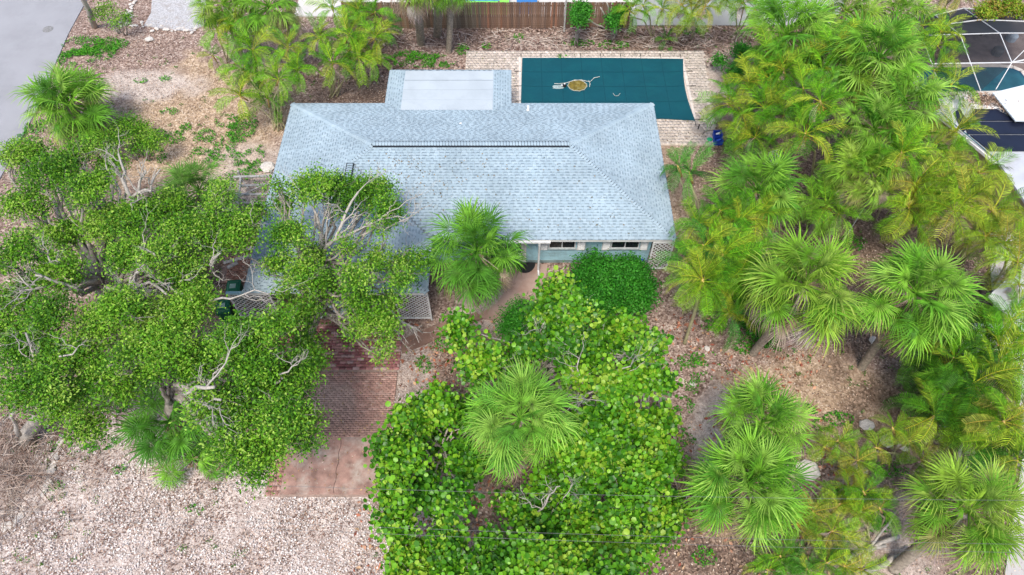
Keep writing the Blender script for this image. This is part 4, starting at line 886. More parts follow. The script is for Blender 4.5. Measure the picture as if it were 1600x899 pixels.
areca(1560,440, [(1570,380,4.6),(1590,410,4.6),(1540,370,4.4),(1600,350,4.4)], 'untidy feather palm clump at the right edge, upper part', 1.5, 9, C_AREY, extra=1, deadn=3)
areca(1480,560, [(1470,530,3.2),(1500,545,3.4),(1440,555,2.6)], 'deep green feather palms right of the litter clearing', 1.6, 11, C_DARK, extra=2)
areca(1500,640, [(1490,560,4.4),(1480,610,3.6),(1460,650,3.0),(1520,600,4.4)], 'tall mixed feather palm clump right of the litter clearing', 1.7, 11, C_ARE + C_DARK, extra=3)
areca(1560,600, [(1560,540,4.8),(1580,500,4.8),(1550,580,4.4),(1595,560,4.6)], 'feather palm clump at the right edge, below the white garage', 1.6, 11, C_ARE, extra=1)
areca(1530,730, [(1568,660,4.8),(1590,640,4.8)], 'pair of feather palms with dry flower tufts at the right edge', 1.6, 12, C_AREY, cane=.055, deadn=3)
areca(1570,700, [(1550,690,3.6),(1590,720,3.6),(1520,690,3.2)], 'green feather palms above the leaning fan palm', 1.5, 10, C_DARK + C_ARE, extra=1)
areca(1330,740, [(1310,690,2.8),(1340,720,2.6),(1290,700,2.2)], 'yellow green feather palm clump by the grey stones, upper left one', .95, 8, C_AREY, extra=1)
areca(1400,720, [(1395,670,2.6),(1370,700,2.4),(1420,690,2.2)], 'spiky yellow feather palm clump by the grey stones, upper right one', .95, 7, C_AREY, extra=0)
areca(1360,830, [(1350,770,2.6),(1375,795,2.4),(1340,800,2.2)], 'feather palm clump left of the thick leaning trunk', 1.0, 8, C_ARE + C_AREY, extra=1)
areca(1270,850, [(1270,800,2.6),(1300,830,2.6),(1245,820,2.2),(1310,790,2.2)], 'feather palm clump below the widest fan palm', 1.05, 8, C_AREY, extra=1)
areca(1230,900, [(1220,870,2.6),(1260,890,2.4),(1200,890,2.2),(1290,880,2.2)], 'dark feather palm clump at the bottom edge', 1.15, 8, C_ARE + C_DARK, extra=1)
areca(1330,900, [(1320,885,2.0),(1345,890,1.6)], 'small feather palms at the bottom edge beside fallen stems', 1.1, 9, C_AREY)
areca(1450,740, [(1455,745,2.0),(1440,720,1.8)], 'yellow feather palm beside two cut stems near the leaning fan palm', .9, 7, C_AREY)

# ---------------------------------------------------------------- low plants and litter (uncountable)
def scatter(lst, dens, seedless=True):
    P = []
    for (px, py, rx, ry) in lst:
        c = at(px, py); s = ppm(py); a, b = 1.25*rx/s, 1.25*ry/s/.8; n = int(a*b*dens); r = np.sqrt(RS.rand(n)); t = RS.rand(n)*6.283
        q = np.stack([c.x + a*r*np.cos(t), c.y + b*r*np.sin(t), np.zeros(n)], 1); k = vnoise(q[:, 0], q[:, 1], .35, 9) > .32; P.append(q[k])
    return np.vstack(P)
gc = [(130,70,26,14),(165,72,18,13),(112,92,18,12),(150,85,26,13),(125,82,22,13),(185,70,14,8),(55,200,14,12),(35,225,14,16),(655,95,44,11),(640,88,20,8),(690,98,18,9),(905,68,20,6),(958,71,20,7),(810,58,7,5),(722,78,9,9),(760,73,6,5),
      (275,215,14,10),(290,200,8,6),(320,215,14,12),(350,235,22,14),(385,250,16,14),(380,200,18,22),(310,240,10,8),(240,215,18,12),(245,245,14,12),(330,255,12,8),(300,262,8,6),(395,262,20,8),(360,210,12,12),(375,275,20,6),(265,175,12,5),(220,127,9,4),(258,124,8,4),(355,190,16,10),(405,240,8,12),
      (1100,560,16,10),(1075,565,14,8),(1130,575,10,8),(1095,590,14,6),(1080,605,10,8),(1070,635,12,10),(1060,665,14,10),(1075,690,10,8),(1035,700,12,12),(1160,545,12,7),(1040,790,14,22),(1060,800,8,12),(1010,815,14,10),(1105,740,8,5),(1310,655,20,8),(1285,665,14,8),(1355,650,8,6),(1265,640,12,6),(1390,735,24,8),(1330,780,28,14),(1370,815,20,12),(1100,870,16,10),(1240,545,10,5),
      (185,630,22,12),(160,690,22,10),(190,735,10,5),(140,700,10,6),(305,795,12,4),(70,700,16,8),(90,760,10,6),(660,565,10,6),(1025,540,14,10),(1000,500,10,6),(1180,530,24,10),(1210,540,14,8),(1115,510,16,8),(880,90,8,4),(1040,78,10,5),(1080,50,12,8),(1330,380,20,10),(1460,470,20,12),(700,540,24,8),(665,575,12,6),(1180,500,18,12)]
P = scatter(gc, 900); P[:, 2] = RS.uniform(.0, .12, len(P))
V, F, C = spray(P, RS.uniform(.06, .13, len(P)), pick([(.045,.24,.012), (.07,.32,.015), (.035,.17,.010), (.11,.36,.02)], len(P), .2), 'leaf', .6, wild=.8)
o = link('ground_cover', np_mesh('ground_cover', V, F, C, M_LEAF)); tag(o, 'patches of low green weeds over the bare yard', 'weeds', kind='stuff')
# sparse single weeds
n = 2000; P0 = np.stack([RS.uniform(-26, 20, n), RS.uniform(4, 38, n), np.zeros(n)], 1); k = (vnoise(P0[:, 0], P0[:, 1], 2.5, 3) > .55) & ~((P0[:,0] > -11.6) & (P0[:,0] < 12) & (P0[:,1] > 8) & (P0[:,1] < 36.2)); P0 = P0[k]
P = np.repeat(P0, 12, 0) + RS.normal(size=(len(P0)*12, 3))*np.array([.07, .07, .03]); P[:, 2] = np.abs(P[:, 2])
V, F, C = spray(P, RS.uniform(.05, .10, len(P)), pick([(.07,.18,.02), (.10,.22,.03)], len(P), .2), 'leaf', .6, wild=.8)
o = link('weeds', np_mesh('weeds', V, F, C, M_LEAF)); tag(o, 'single small weeds dotted over the litter', 'weeds', kind='stuff')
M_LIT = tintmat('fallen_leaves', .85, 'attr', 0, .2, noise=.2)
def paved(x, y):
    return ((x > -11.6) & (x < 7.4) & (y > 16.7) & (y < 28.6)) | ((x > -10.2) & (x < -4.9) & (y > 8.4) & (y < 17)) | ((x > -.5) & (x < 11.5) & (y > 29.1) & (y < 36)) | (x < -27.6 + (41.3-y)*.0) | ((x > 23) & (y > 24))
def litter(name, n, xr, yr, size, cols, label, thr=.0, s=2.0, seed=4, allow=False, z=.02):
    x = RS.uniform(*xr, n); y = RS.uniform(*yr, n); k = vnoise(x, y, s, seed) + RS.normal(0, .12, n) > thr
    if not allow: k &= ~paved(x, y)
    x, y = x[k], y[k]; P = np.stack([x, y, RS.uniform(-.01, z, len(x))], 1)
    V, F, C = leaves(P, np.tile([[0, 0, 1.]], (len(P), 1)) + RS.normal(size=(len(P), 3))*.4, RS.uniform(.6, 1.4, len(P))*size, pick(cols, len(P), .2), 'leaf', .55)
    o = link(name, np_mesh(name, V, F, C, M_LIT)); tag(o, label, 'leaf litter', kind='stuff')
BR = [(.40,.29,.22), (.52,.39,.31), (.28,.19,.145), (.60,.50,.42), (.18,.12,.09), (.46,.32,.24)]
litter('leaf_litter', 80000, (-27, 26), (4, 39), .085, BR, 'brown leaf litter over the yard', .42)
litter('fallen_leaves', 5200, (-6, 14), (4.5, 17), .17, [(.42,.17,.10), (.34,.13,.08), (.52,.28,.18), (.55,.36,.22), (.30,.09,.06)], 'red and orange sea grape leaves fallen on the ground', .52, 1.6, 8)
litter('fallen_palm_leaves', 7000, (-14, 22), (33, 38.2), .22, [(.34,.25,.21), (.26,.18,.15), (.40,.32,.28), (.20,.13,.11)], 'dry palm debris along the back fence', .35, 1.3, 12)
litter('gravel_leaves', 9000, (-19, -4.9), (4.8, 12), .09, [(.22,.14,.11), (.30,.18,.14), (.16,.10,.08)], 'brown leaves among the shell gravel', .5, 1.1, 14)
x = RS.uniform(-2.7, 11.4, 700); y = RS.uniform(28, 36, 700); k = ~((x > .3) & (x < 10.5) & (y > 29.8) & (y < 35.4)) & ~((x < 8) & (y < 29.3)); x, y = x[k], y[k]
V, F, C = leaves(np.stack([x, y, np.full(len(x), .07)], 1), np.tile([[0, 0, 1.]], (len(x), 1)) + RS.normal(size=(len(x), 3))*.3, RS.uniform(.06, .17, len(x)), pick([(.20,.14,.09), (.14,.16,.05), (.12,.09,.07)], len(x)), 'long', .4)
tag(link('deck_leaves', np_mesh('deck_leaves', V, F, C, M_LIT)), 'dry leaves scattered on the pool deck', 'leaf litter', kind='stuff')
x = RS.uniform(-9.5, -5, 350); y = RS.uniform(8.7, 16.3, 350)
V, F, C = leaves(np.stack([x, y, np.full(350, .045)], 1), np.tile([[0, 0, 1.]], (350, 1)) + RS.normal(size=(350, 3))*.3, RS.uniform(.04, .11, 350), pick([(.50,.36,.16), (.55,.45,.38), (.35,.2,.1)], 350), 'leaf', .5)
tag(link('driveway_leaves', np_mesh('driveway_leaves', V, F, C, M_LIT)), 'dry leaves scattered on the driveway', 'leaf litter', kind='stuff')
# leaves blown onto the roof
n = 420; x = np.concatenate([RS.uniform(-6.5, 7, 160), RS.normal(-5.5, 2.2, 260)]); y = np.concatenate([RS.uniform(19.7, 23.6, 160), RS.uniform(20.0, 23.4, 260)])
k = (x > -3.5 - (y-19.5)*.9) & (x < 7.2 - (y-19.5)); x, y = x[k], y[k]
V, F, C = leaves(np.stack([x, y, 2.4 + (y-19.5)/3 + .06], 1), np.tile([[0, -.33, 1.]], (len(x), 1)) + RS.normal(size=(len(x), 3))*.25, RS.uniform(.05, .12, len(x)), pick([(.20,.14,.08), (.30,.22,.12), (.12,.10,.05)], len(x)), 'leaf', .5)
tag(link('roof_leaves', np_mesh('roof_leaves', V, F, C, M_LIT)), 'dry leaves caught on the front slope of the roof', 'leaf litter', kind='stuff')
# pebbles of the shell gravel
n = 26000; x = RS.uniform(-19.5, -4.0, n); y = RS.uniform(4.6, 13, n); g = masks(x, y)[:, 0]; k = (g > RS.rand(n)) & (vnoise(x, y, 1.2, 31)*.6 + vnoise(x, y, .4, 32)*.4 > .38) & ~((x > -9.8) & (x < -5.3) & (y > 8.5)); x, y = x[k], y[k]
V, F, C = leaves(np.stack([x, y, RS.uniform(-.02, .02, len(x))], 1), np.tile([[0, 0, 1.]], (len(x), 1)) + RS.normal(size=(len(x), 3))*.35, RS.uniform(.03, .075, len(x)), pick([(.68,.62,.59), (.76,.73,.71), (.55,.48,.45), (.62,.54,.52)], len(x)), 'round')
tag(link('shell_gravel', np_mesh('shell_gravel', V, F, C, M_LIT)), 'white shell gravel in the front yard', 'gravel', kind='stuff')
# sticks by the back fence
m = MB()
for k in range(420):
    x = random.gauss(9.5, 3.6) if k % 3 else random.uniform(-9, 6); y = random.uniform(36.2, 38.2); a = random.uniform(0, 3.14); L_ = random.uniform(.3, 1.3)
    if x > 20: continue
    m.tube([(x, y, .03), (x+L_*.5*math.cos(a), y+L_*.3*math.sin(a), .10), (x+L_*math.cos(a), y+L_*.6*math.sin(a), .04)], [.018, .015, .006], 4, random.choice([(.42,.33,.28), (.30,.22,.18), (.55,.48,.42)]))
tag(m.build('fallen_sticks', M_TIMBER), 'dry sticks and fallen frond stalks along the back fence', 'sticks', kind='stuff')
# brush pile, rocks
m = MB(); c0 = at(40, 735)
for k in range(620):
    x = c0.x + random.gauss(-.6, 1.3); y = c0.y + random.gauss(0, 1.5); z = abs(random.gauss(.25, .25)); a = random.uniform(0, 6.28); L_ = random.uniform(.5, 1.9)
    if x > c0.x + 1.7 - (c0.y - y)*.1: continue
    p0 = Vector((x, y, z)); p2 = p0 + Vector((math.cos(a)*L_, math.sin(a)*L_, random.gauss(0, .25))); p1 = p0.lerp(p2, .5) + Vector((random.gauss(0, .15), random.gauss(0, .15), .2))
    p2.z = max(p2.z, .05); m.tube([p0, p1, p2], [.016, .013, .006], 4, random.choice([(.30,.22,.18), (.40,.31,.26), (.22,.15,.12), (.5,.42,.36)]))
tag(m.build('brush_pile', M_TIMBER), 'tangled pile of dry brown twigs in the lower left corner', 'brush pile', kind='stuff')
def rock_mesh(seed):
    r = random.Random(seed); m = MB(); n = 7; rings = [(.55, 0), (.95, .25), (.8, .6), (.35, .8)]; vs = []
    for (q, z) in rings:
        for k in range(n): a = 6.283*k/n + r.uniform(-.2, .2); vs.append((q*math.cos(a)*r.uniform(.8, 1.15), q*math.sin(a)*r.uniform(.8, 1.15), z*r.uniform(.85, 1.1)))
    fs = [(i*n+k, i*n+(k+1) % n, (i+1)*n+(k+1) % n, (i+1)*n+k) for i in range(3) for k in range(n)] + [tuple(range(n))[::-1], tuple(3*n+k for k in range(n))]
    m.add(vs, fs); return m.mesh('rock', M_STONE)
ORD = 'first second third fourth fifth sixth seventh eighth ninth tenth eleventh twelfth thirteenth fourteenth fifteenth sixteenth seventeenth eighteenth nineteenth twentieth'.split()
ORD += ['twenty-'+w for w in ORD[:9]] + ['thirtieth'] + ['thirty-'+w for w in ORD[:9]]
RK = [rock_mesh(s) for s in range(4)]
def rock(px, py, s, label, group):
    o = bpy.data.objects.new('rock', RK[random.randint(0, 3)]); COL.objects.link(o); p = at(px, py); o.location = (p.x, p.y, -.02); o.scale = (s, s*random.uniform(.7, 1), s*.6); o.rotation_euler = (0, 0, random.uniform(0, 6)); tag(o, label, 'rock', group)
for k in range(30): t = k/29; rock(97 - 30*t + random.gauss(0, 2.2), 682 + 92*t, random.uniform(.10, .17), ORD[k] + ' pale rock from the top in the row between brush pile and gravel', 'rocks edging the brush pile')
for k in range(9): rock(8 + k*3 + random.gauss(0, 2), 828 - k*3 + random.gauss(0, 3), random.uniform(.10, .16), ORD[k] + ' rock from the left edge in the small heap at lower left', 'rocks at the lower left edge')
for k in range(34): t = k/33; rock(185 + 120*t + random.gauss(0, 2), 38 + 10*t + random.gauss(0, 2.5), random.uniform(.09, .16), ORD[k] + ' pale rock from the left along the near edge of the white gravel', 'rocks edging the white gravel')
for k in range(18): t = k/17; rock(200 + 8*t + random.gauss(0, 3), 36 - 38*t, random.uniform(.10, .18), ORD[k] + ' pale rock from the bottom up the left edge of the white gravel', 'rocks left of the white gravel')
rock(233, 62, .3, 'single white rock lying in the yard below the white gravel', None); rock(418, 262, .42, 'large cream rock beside the left eave of the blue house', None)
rock(1355, 665, .34, 'grey stone block at the upper left of the small palms clump', None); rock(1262, 735, .5, 'broad grey stone between the small palms and the wide fan palm', None); rock(1365, 533, .28, 'white stone in the litter below the paired fan palms', None)
rock(1105, 545, .16, 'small white stone near the foot of the orange-shafted palm', None); rock(1082, 601, .16, 'small pink-white stone in the clearing right of the sea grapes', None)
for (px, py, s, w_) in ((1385, 690, .3, 'uppermost'), (1410, 700, .25, 'rightmost'), (1345, 735, .3, 'lowest')): rock(px, py, s, w_ + ' of three grey stones among the small yellow palms', 'grey stones among the palms')
# fallen stems at bottom right
m = MB()
for a, b, r in (((1330,870),(1400,840),.09), ((1290,880),(1380,855),.07), ((1345,899),(1420,860),.10), ((1340,880),(1395,800,.5),.05)): pa, pb = at(*a), at(*b); pa.z += .12; pb.z += .2; m.tube(wob(pa, pb, 5, .08), r, 7)
tag(m.build('fallen_stem', M_DEAD, None, True), 'bundle of grey fallen stems left of the thick leaning trunk', 'fallen stems')
m = MB(); pa, pb = at(1490,745), at(1503,690,1.8); m.tube(wob(pa, pb, 3, .05), .07, 8); pa, pb = at(1500,752), at(1515,715,1.0); m.tube(wob(pa, pb, 3, .05), .06, 8)
tag(m.build('cut_stems', M_DEAD, None, True), 'two cut grey stems standing above the leaning fan palm', 'stump')

# ---------------------------------------------------------------- left side: timber frame, bins, planks, brick pad
tf = empty('timber_frame', at(385, 305), 'old grey timber trellis frame beside the left wall of the blue house', 'trellis'); GT = (.36, .36, .35)
def bar(a, b, w, h): m = MB(); m.obox(at(*a), at(*b), w, h, GT); m.build('timber', M_TIMBER, tf)
bar((365,277,.6), (432,275,.6), .12, .08); bar((375,291,.5), (432,288,.5), .12, .08); bar((358,304,.6), (430,304,.6), .12, .08); bar((368,317,.4), (430,318,.4), .12, .08); bar((376,278,.72), (372,320,.55), .09, .07); bar((366,311,.75), (418,286,.75), .05, .05); bar((377,280,.5), (388,294,.55), .05, .05)
for px, py in ((377,279), (372,318), (428,278), (428,318)): p = at(px, py); m = MB(); m.box(p.x-.05, p.y-.05, -.05, p.x+.05, p.y+.05, .55, GT); m.build('post', M_TIMBER, tf)
q = [at(*c) for c in ((352,402),(398,398),(392,440),(345,442))]
sheet('side_patio', [(v.x, v.y) for v in q], .008, mat('patio_dirt', (.34, .22, .18), .95, .3, 5))
bricks('side_patio_bricks', q[3].x+.15, q[3].y, q[1].x-.1, q[1].y-.05, .22, .11, .045, [(.40,.20,.15), (.46,.26,.20), (.50,.36,.30), (.34,.18,.14)], gap=.03, h=.04)
for i, (a, b) in enumerate((((362,392),(402,389)), ((350,412),(398,400)), ((356,420),(372,412)))):
    m = MB(); pa, pb = at(*a), at(*b); pa.z = pb.z = .07; m.obox(pa, pb, .2, .05, (.55,.50,.46))
    tag(m.build('plank', M_TIMBER), ['pale plank lying farthest up the left side of the house', 'pale plank lying along the back of the small brick pad', 'short pale plank lying across the left of the brick pad'][i], 'plank')
def bin_(px, py, label, rz):
    p = at(px, py, 0); e = empty('wheelie_bin', p, label, 'bin', 'green bins at the side of the carport', rz); MG = mat('green_bin', (.01, .10, .05), .45, .08); z1 = 1.0
    def fr(a, b, z0, a2, b2, z2, m): m.add([(-a,-b,z0),(a,-b,z0),(a,b,z0),(-a,b,z0),(-a2,-b2,z2),(a2,-b2,z2),(a2,b2,z2),(-a2,b2,z2)], [(0,3,2,1),(4,5,6,7),(0,1,5,4),(1,2,6,5),(2,3,7,6),(3,0,4,7)])
    m = MB(); fr(.22, .25, .05, .29, .34, z1, m); m.build('body', MG, e, world=False)
    m = MB(); fr(.31, .37, z1+.004, .31, .37, z1+.05, m); fr(.26, .30, z1+.054, .2, .22, z1+.09, m); m.build('lid', mat('green_lid', (.015, .15, .08), .35, .08), e, world=False)
    m = MB(); m.tube([(-.26, .42, z1-.03), (.26, .42, z1-.03)], .018, 6); m.build('handle', MG, e, world=False)
    for sx in (-.27, .27): m = MB(); m.tube([(sx-.03, .26, .1), (sx+.03, .26, .1)], .11, 14); m.build('wheel', M_BLACK, e, world=False)
    m = MB(); m.box(-.15, -.1, z1+.093, .12, .14, z1+.1); m.build('lid_panel', mat('pale_decal', (.35, .5, .45), .5), e, world=False)
bin_(376, 468, 'green wheeled bin beside the carport, the one nearer the house wall', .1); bin_(360, 498, 'green wheeled bin beside the carport, the one nearer the street', .25)

# ---------------------------------------------------------------- car in the carport
def car():
    cx, y0 = -8.35, 16.55; e = empty('parked_car', (cx, y0+2.1, 0), 'pale blue-white car parked nose out under the carport roof', 'car'); MP = mat('pale_car_paint', (.58, .66, .72), .25, .03, 1, spec=.5, coat=.6)
    # stations along y: (y, half width, z bottom, z shoulder, z top, half width top)
    st = [(0, .62, .32, .58, .66, .50), (.12, .78, .26, .66, .76, .64), (.5, .86, .22, .74, .86, .72), (1.25, .88, .20, .84, .96, .74), (2.1, .88, .20, .88, 1.42, .60), (2.9, .88, .20, .90, 1.46, .60), (3.7, .87, .22, .90, 1.05, .66), (4.15, .84, .28, .86, .98, .64), (4.35, .74, .36, .7, .82, .56)]
    m = MB(); vs = []
    for (y, w, zb, zs, zt, wt) in st: vs += [(cx-w, y0+y, zb), (cx-w, y0+y, zs), (cx-wt, y0+y, zt), (cx-wt*.5, y0+y, zt+.02), (cx+wt*.5, y0+y, zt+.02), (cx+wt, y0+y, zt), (cx+w, y0+y, zs), (cx+w, y0+y, zb)]
    k = len(st); fs = [(i*8+j, (i+1)*8+j, (i+1)*8+(j+1) % 8, i*8+(j+1) % 8) for i in range(k-1) for j in range(8)] + [tuple(range(8)), tuple((k-1)*8+j for j in range(8))[::-1]]
    m.add(vs, fs); b = m.build('body', MP, e); md = b.modifiers.new('s', 'BEVEL'); md.width = .05; md.segments = 3; md.limit_method = 'ANGLE'
    m = MB(); m.add([(cx-.66, y0+1.30, .99), (cx+.66, y0+1.30, .99), (cx+.55, y0+2.0, 1.40), (cx-.55, y0+2.0, 1.40)], [(0,1,2,3)]); m.build('windscreen', M_GLASS, e)
    for s in (-1, 1):
        m = MB(); m.add([(cx+s*.90, y0+1.6, .95), (cx+s*.90, y0+3.4, .96), (cx+s*.66, y0+2.9, 1.38), (cx+s*.66, y0+2.1, 1.36)], [(0,1,2,3)]); m.build('side_window', M_GLASS, e)
        m = MB(); m.box(cx+s*.55-.14, y0-.0, .52, cx+s*.55+.14, y0+.06, .64); m.build('headlight', mat('lamp_glass', (.6, .6, .6), .1), e)
        for yy in (.85, 3.5):
            m = MB(); m.tube([(cx+s*.70, y0+yy, .32), (cx+s*.90, y0+yy, .32)], .32, 18); w = m.build('wheel', M_BLACK, e); m = MB(); m.tube([(cx+s*.90, y0+yy, .32), (cx+s*.915, y0+yy, .32)], .19, 12); m.build('rim', mat('alloy', (.5,.5,.5), .3, metal=.8), w)
car()

# ---------------------------------------------------------------- neighbour's lot on the right
ndk = [at(*c) for c in ((1440,15),(1700,15),(1700,150),(1440,150))]
M_NDK = mat('brown_pavers', (.20, .155, .145), .9, .2, 2, .4, 20, dirt=(.28, .23, .21), dscale=1.1)
sheet('neighbour_deck', [(v.x, v.y) for v in ndk], .01, M_NDK)
# kidney-cornered pool
pl = empty('neighbour_pool', at(1540, 125), 'blue green pool inside the screened cage of the neighbouring lot', 'swimming pool')
out = [(1430,107),(1470,106),(1510,104),(1560,104),(1582,106),(1596,112),(1604,122),(1610,134),(1608,142),(1560,146),(1500,147),(1430,150)]; q = [at(*c) for c in out]; c_ = sum(q, Vector())/len(q)
m = MB(); m.add([(v.x, v.y, .045) for v in q], [tuple(range(len(q)))][::-1]); m.build('water', mat('teal_water', (.03, .13, .17), .12, .2, 1, .15, 8, dirt=(.02, .08, .13), dscale=.8), pl)
m = MB(); n = len(q)
for i in range(n): a, b_ = q[i], q[(i+1) % n]; m.obox((a.x, a.y, .05), (b_.x, b_.y, .05), .28, .04)
m.build('coping', mat('coping_stone', (.66, .60, .55)), pl)
m = MB()
for i in range(n):
    a, b_ = q[i].lerp(c_, .035), q[(i+1) % n].lerp(c_, .035); m.obox((a.x, a.y, .05), (b_.x, b_.y, .05), .22, .015)
m.build('tile_band', mat('navy_tile', (.02, .07, .16), .3, .3, 12), pl)
# screened cage : white beams and dark mesh panels, mansard shape
cg = empty('pool_cage', at(1540, 90), 'screened pool cage with white beams over the neighbouring deck', 'screen enclosure')
M_SCR = bpy.data.materials.new('insect_screen'); M_SCR.use_nodes = True; N, L = nodes(M_SCR); N['Principled BSDF'].inputs['Base Color'].default_value = (.018, .022, .03, 1); N['Principled BSDF'].inputs['Roughness'].default_value = .8
t_ = N.new('ShaderNodeBsdfTransparent'); mi = N.new('ShaderNodeMixShader'); mi.inputs[0].default_value = .45; L.new(t_.outputs[0], mi.inputs[1]); L.new(N['Principled BSDF'].outputs[0], mi.inputs[2]); L.new(mi.outputs[0], N['Material Output'].inputs[0])
M_SCR2 = M_SCR.copy(); M_SCR2.name = 'dense_screen'; [setattr(nn.inputs[0], 'default_value', .86) for nn in M_SCR2.node_tree.nodes if nn.type == 'MIX_SHADER']
HZ = 3.0
bm = lambda a, b, w=.038: (lambda mm: (mm.obox(a, b, w, w), mm.build('beam', M_WHITE, cg)))(MB())
colx = [(1461,24, 1500,54, 1532,142), (1506,13, 1562,52, 1581,98), (1575,18, 1640,52, 1660,98)]
top = []
for (ax, ay, bx, by, cx_, cy_) in colx: top.append((at(ax, ay, .3+HZ*0.0), at(bx, by, HZ), at(cx_, cy_, HZ)))
for a, b_, c in top: bm(a, b_); bm(b_, c)
for i in range(2):
    (a, b_, c), (a2, b2, c2) = top[i], top[i+1]; bm(b_, b2); bm(a, a2, .05); bm(a.lerp(b_, .5), a2.lerp(b2, .5), .05); bm(c, c2) if i else None
    for f, mm in (((a, a2, b2, b_), M_SCR2), ((b_, b2, c2, c), M_SCR)):
        m = MB(); m.add([v - Vector((0, 0, .05)) for v in f], [(0,1,2,3)]); m.build('screen', mm, cg)
bm(at(1581, 98, HZ), at(1454, 100, HZ), .05); bm(at(1581, 98, HZ), at(1556, 140, 2.4)); bm(at(1640, 40, HZ), at(1581, 98, HZ)); bm(at(1581, 98, HZ), at(1610, 92, HZ), .06); bm(at(1456, 101, HZ), at(1471, 142, 2.6)); bm(at(1440, 57, HZ), at(1456, 101, HZ)); bm(at(1495, 54, HZ), at(1440, 56, HZ), .05)
a0, b0, c0_ = top[0]; m = MB(); m.add([v - Vector((0,0,.05)) for v in (a0, b0, at(1440, 56, HZ), at(1440, 22, .3))], [(0,1,2,3)]); m.build('screen', M_SCR2, cg)
m = MB(); m.add([v - Vector((0,0,.05)) for v in (b0, c0_, at(1471, 142, 2.6), at(1440, 57, HZ))], [(0,1,2,3)]); m.build('screen', M_SCR, cg)
for px, py in ((1578,63), (1556,85)):
    p = at(px, py); m = MB(); m.lathe(p.x, p.y, [(.30, .02), (.33, .35), (.25, .45), (.05, .47)], 12); tag(m.build('deck_stool', mat('grey_blue' if px > 1570 else 'dark_grey', (.35, .42, .5) if px > 1570 else (.12, .12, .12), .6)), 'blue-grey stool on the deck under the screen' if px > 1570 else 'dark low seat on the deck under the screen', 'stool')
# neighbour house roof
nh = empty('neighbour_house', at(1580, 230), 'neighbouring house with a white roof edge and dark roof panels at the right', 'house')
def poly(pts, z, name, m, par, th=.08):
    q = [at(x, y, z) for x, y in pts]; b = MB(); n = len(q); b.add([(v.x, v.y, z) for v in q] + [(v.x, v.y, z-th) for v in q], [tuple(range(n)), tuple(range(2*n-1, n-1, -1))] + [(i, n+i, n+(i+1) % n, (i+1) % n) for i in range(n)]); return b.build(name, m, par)
M_NR = mat('pale_roof_felt', (.52, .55, .60), .8, .12, 1, .2, 20, dirt=(.40, .41, .43), dscale=.8)
poly([(1460,174),(1490,160),(1700,160),(1700,335),(1612,330),(1558,250)], 2.9, 'roof', M_NR, nh, .12)
M_SOL = mat('black_roof_panel', (.012, .016, .035), .35, .2, 1.5, spec=.4)
for (a, b_, xa, xb, xc, xd) in ((170.5,188.5,1523,1557,1588,1510), (190,209.5,1507,1592,1700,1512), (211,236,1516,1700,1700,1547)):
    poly([(xa, a), (xb if xb < 1650 else 1700, a), (xc, b_), (xd, b_)], 2.97, 'roof_panel', M_SOL, nh, .03)
poly([(1490,176),(1500,170),(1517,198),(1505,206)], 2.97, 'roof_panel', M_SOL, nh, .03)
poly([(1551,145),(1620,128),(1700,128),(1700,190),(1587,189)], 3.2, 'metal_roof', mat('white_metal', (.66, .72, .78), .4, .04, 1), nh, .06)
m = MB()
for t in np.linspace(.08, .92, 9): a = at(1551, 145, 3.22).lerp(at(1587, 189, 3.22), t); b_ = at(1700, 128, 3.22).lerp(at(1700, 190, 3.22), t); m.obox(a, b_, .03, .04)
m.build('roof_rib', mat('white_metal', (.66, .72, .78)), nh)
poly([(1466,154),(1500,148),(1550,148),(1580,165),(1555,170),(1520,170),(1495,168),(1470,170)], 2.94, 'white_coating', mat('white_coating', (.80, .80, .80), .6, .1, 2, dirt=(.50,.42,.36), dscale=1.4), nh, .02)
w = MB()
a, b_ = at(1462, 178, 2.75), at(1556, 256, 2.75)
w.obox((a.x+.35, a.y, 1.35), (b_.x+.35, b_.y, 1.35), .15, 2.7); w.obox((b_.x+.4, b_.y, 1.35), (b_.x+1.9, b_.y-2.6, 1.35), .15, 2.7); w.build('wall', mat('beige_wall', (.45, .38, .24), .85, .1, 1), nh)
m = MB(); m.obox(a, b_, .12, .14); m.build('gutter', M_WHITE, nh)
m = MB(); m.obox(at(1470, 176, 2.93), at(1560, 252, 2.93), .03, .03); m.build('cable', mat('teal_line', (.03, .15, .2), .6), nh)
# debris heap on the neighbour's roof edge
P = []; 
for (px, py, r) in ((1560,160,.8), (1540,158,.7), (1530,155,.6), (1575,168,.4)): c = at(px, py, 3.0); k = 240; P.append(np.stack([c.x + RS.normal(0, r, k)*.6, c.y + RS.normal(0, .25, k), 3.0 + np.abs(RS.normal(0, .08, k))], 1))
P = np.vstack(P); V, F, C = spray(P, RS.uniform(.08, .25, len(P)), pick(BR, len(P)), 'long', .3)
tag(link('leaf_heap', np_mesh('leaf_heap', V, F, C, M_LIT)), 'heap of dry leaves on the roof edge between dark panels and pool', 'leaf heap', kind='stuff')
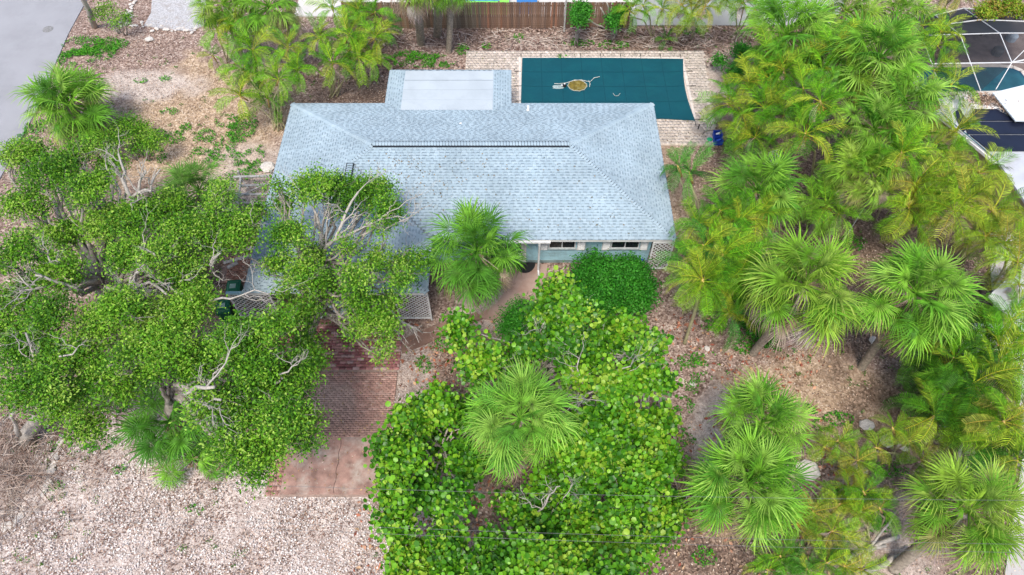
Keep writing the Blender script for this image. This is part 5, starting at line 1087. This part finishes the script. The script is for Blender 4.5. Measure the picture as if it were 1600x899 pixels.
# white garage with its low roof further down the right edge, paving and yard things
ng = empty('garage', at(1620, 450), 'white roofed garage with a red base line at the right edge', 'garage')
poly([(1545,462),(1602,410),(1750,410),(1750,520),(1600,520)], 2.4, 'roof', mat('white_roof', (.68, .70, .73), .7, .06, 1, dirt=(.55,.55,.55), dscale=.8), ng, .1)
q = at(1600, 520, 2.4); w = MB(); w.box(q.x-2.0, q.y+.3, 0, q.x+8, q.y+.5, 2.3); w.build('wall', M_WHITE, ng)
poly([(1562,505),(1600,500),(1700,500),(1700,528),(1562,528)], .9, 'store_top', M_WHITE, ng, .1); poly([(1562,530),(1700,530),(1700,538),(1562,538)], .7, 'red_kerb', mat('red_paint', (.42, .10, .06), .7), ng, .5)
sheet('neighbour_drive', [(v.x, v.y) for v in (at(1540,330), at(1750,280), at(1750,900), at(1570,899), at(1600,700), at(1590,600), at(1560,560))], .006, mat('pale_drive', (.50, .48, .47), .9, .1, 1, dirt=(.42, .40, .39), dscale=.6))
m = MB(); m.obox(at(1322, 398, .05), at(1365, 300, .05), .12, .5, (.25,.22,.2)); 
bf = empty('boundary_fence', at(1350, 350), 'low grey mesh fence between the lots, seen through the palms', 'fence')
for t in np.linspace(0, 1, 8): p = at(1290, 420).lerp(at(1372, 290), t); mm = MB(); mm.tube([p, p + Vector((0, 0, 1.1))], .03, 6, (.4,.4,.4)); mm.build('post', M_TIMBER, bf)
for z in (.3, .7, 1.08): mm = MB(); a, b_ = at(1290, 420), at(1372, 290); a.z = b_.z = z; mm.tube([a, b_], .012, 5, (.4,.4,.4)); mm.build('rail', M_TIMBER, bf)
# white plastic chair in the thicket
def chair():
    p = at(1205, 262); e = empty('plastic_chair', p, 'white plastic chair half hidden under the feather palms', 'chair', None, .3); W_ = M_WHITE
    m = MB(); m.box(-.24, -.24, .42, .24, .24, .45); m.build('seat', W_, e, world=False)
    for k in range(5): m = MB(); x = -.2+k*.1; m.obox((x, .24, .45), (x*1.1, .34, .86), .05, .02); m.build('back_slat', W_, e, world=False)
    m = MB(); m.obox((-.27, .345, .88), (.27, .345, .88), .05, .04); m.build('top_rail', W_, e, world=False)
    for sx in (-1, 1):
        m = MB(); m.obox((sx*.27, -.22, .64), (sx*.27, .3, .66), .06, .03); m.build('arm', W_, e, world=False)
        for sy in (-1, 1): m = MB(); m.obox((sx*.23, sy*.22, .42), (sx*.28, sy*.27, 0), .045, .045); m.build('leg', W_, e, world=False)
        m = MB(); m.obox((sx*.27, -.22, .45), (sx*.27, -.22, .64), .04, .04); m.build('arm_post', W_, e, world=False)
chair()

# ---------------------------------------------------------------- overhead wires
MW = mat('wire', (.16, .16, .16), .6, .05)
for i, (pts, z) in enumerate((([(-300,728),(400,750),(950,766),(1900,784)], 8.5), ([(-300,782),(250,799),(1000,842),(1900,856)], 8.2), ([(-300,790),(400,806),(700,832),(1900,870)], 8.0))):
    m = MB(); q = [at(x, y, z) for x, y in pts]; a, b_ = q[0], q[-1]; pp = [a.lerp(b_, t) + Vector((0, 0, -.8*math.sin(math.pi*t))) for t in np.linspace(0, 1, 30)]
    m.tube(pp, .0045, 5); tag(m.build('overhead_wire', MW), ['upper of the thin overhead wires crossing the bottom of the picture', 'middle of the thin overhead wires crossing the bottom of the picture', 'lowest of the thin overhead wires crossing the bottom of the picture'][i], 'wire', 'overhead wires')
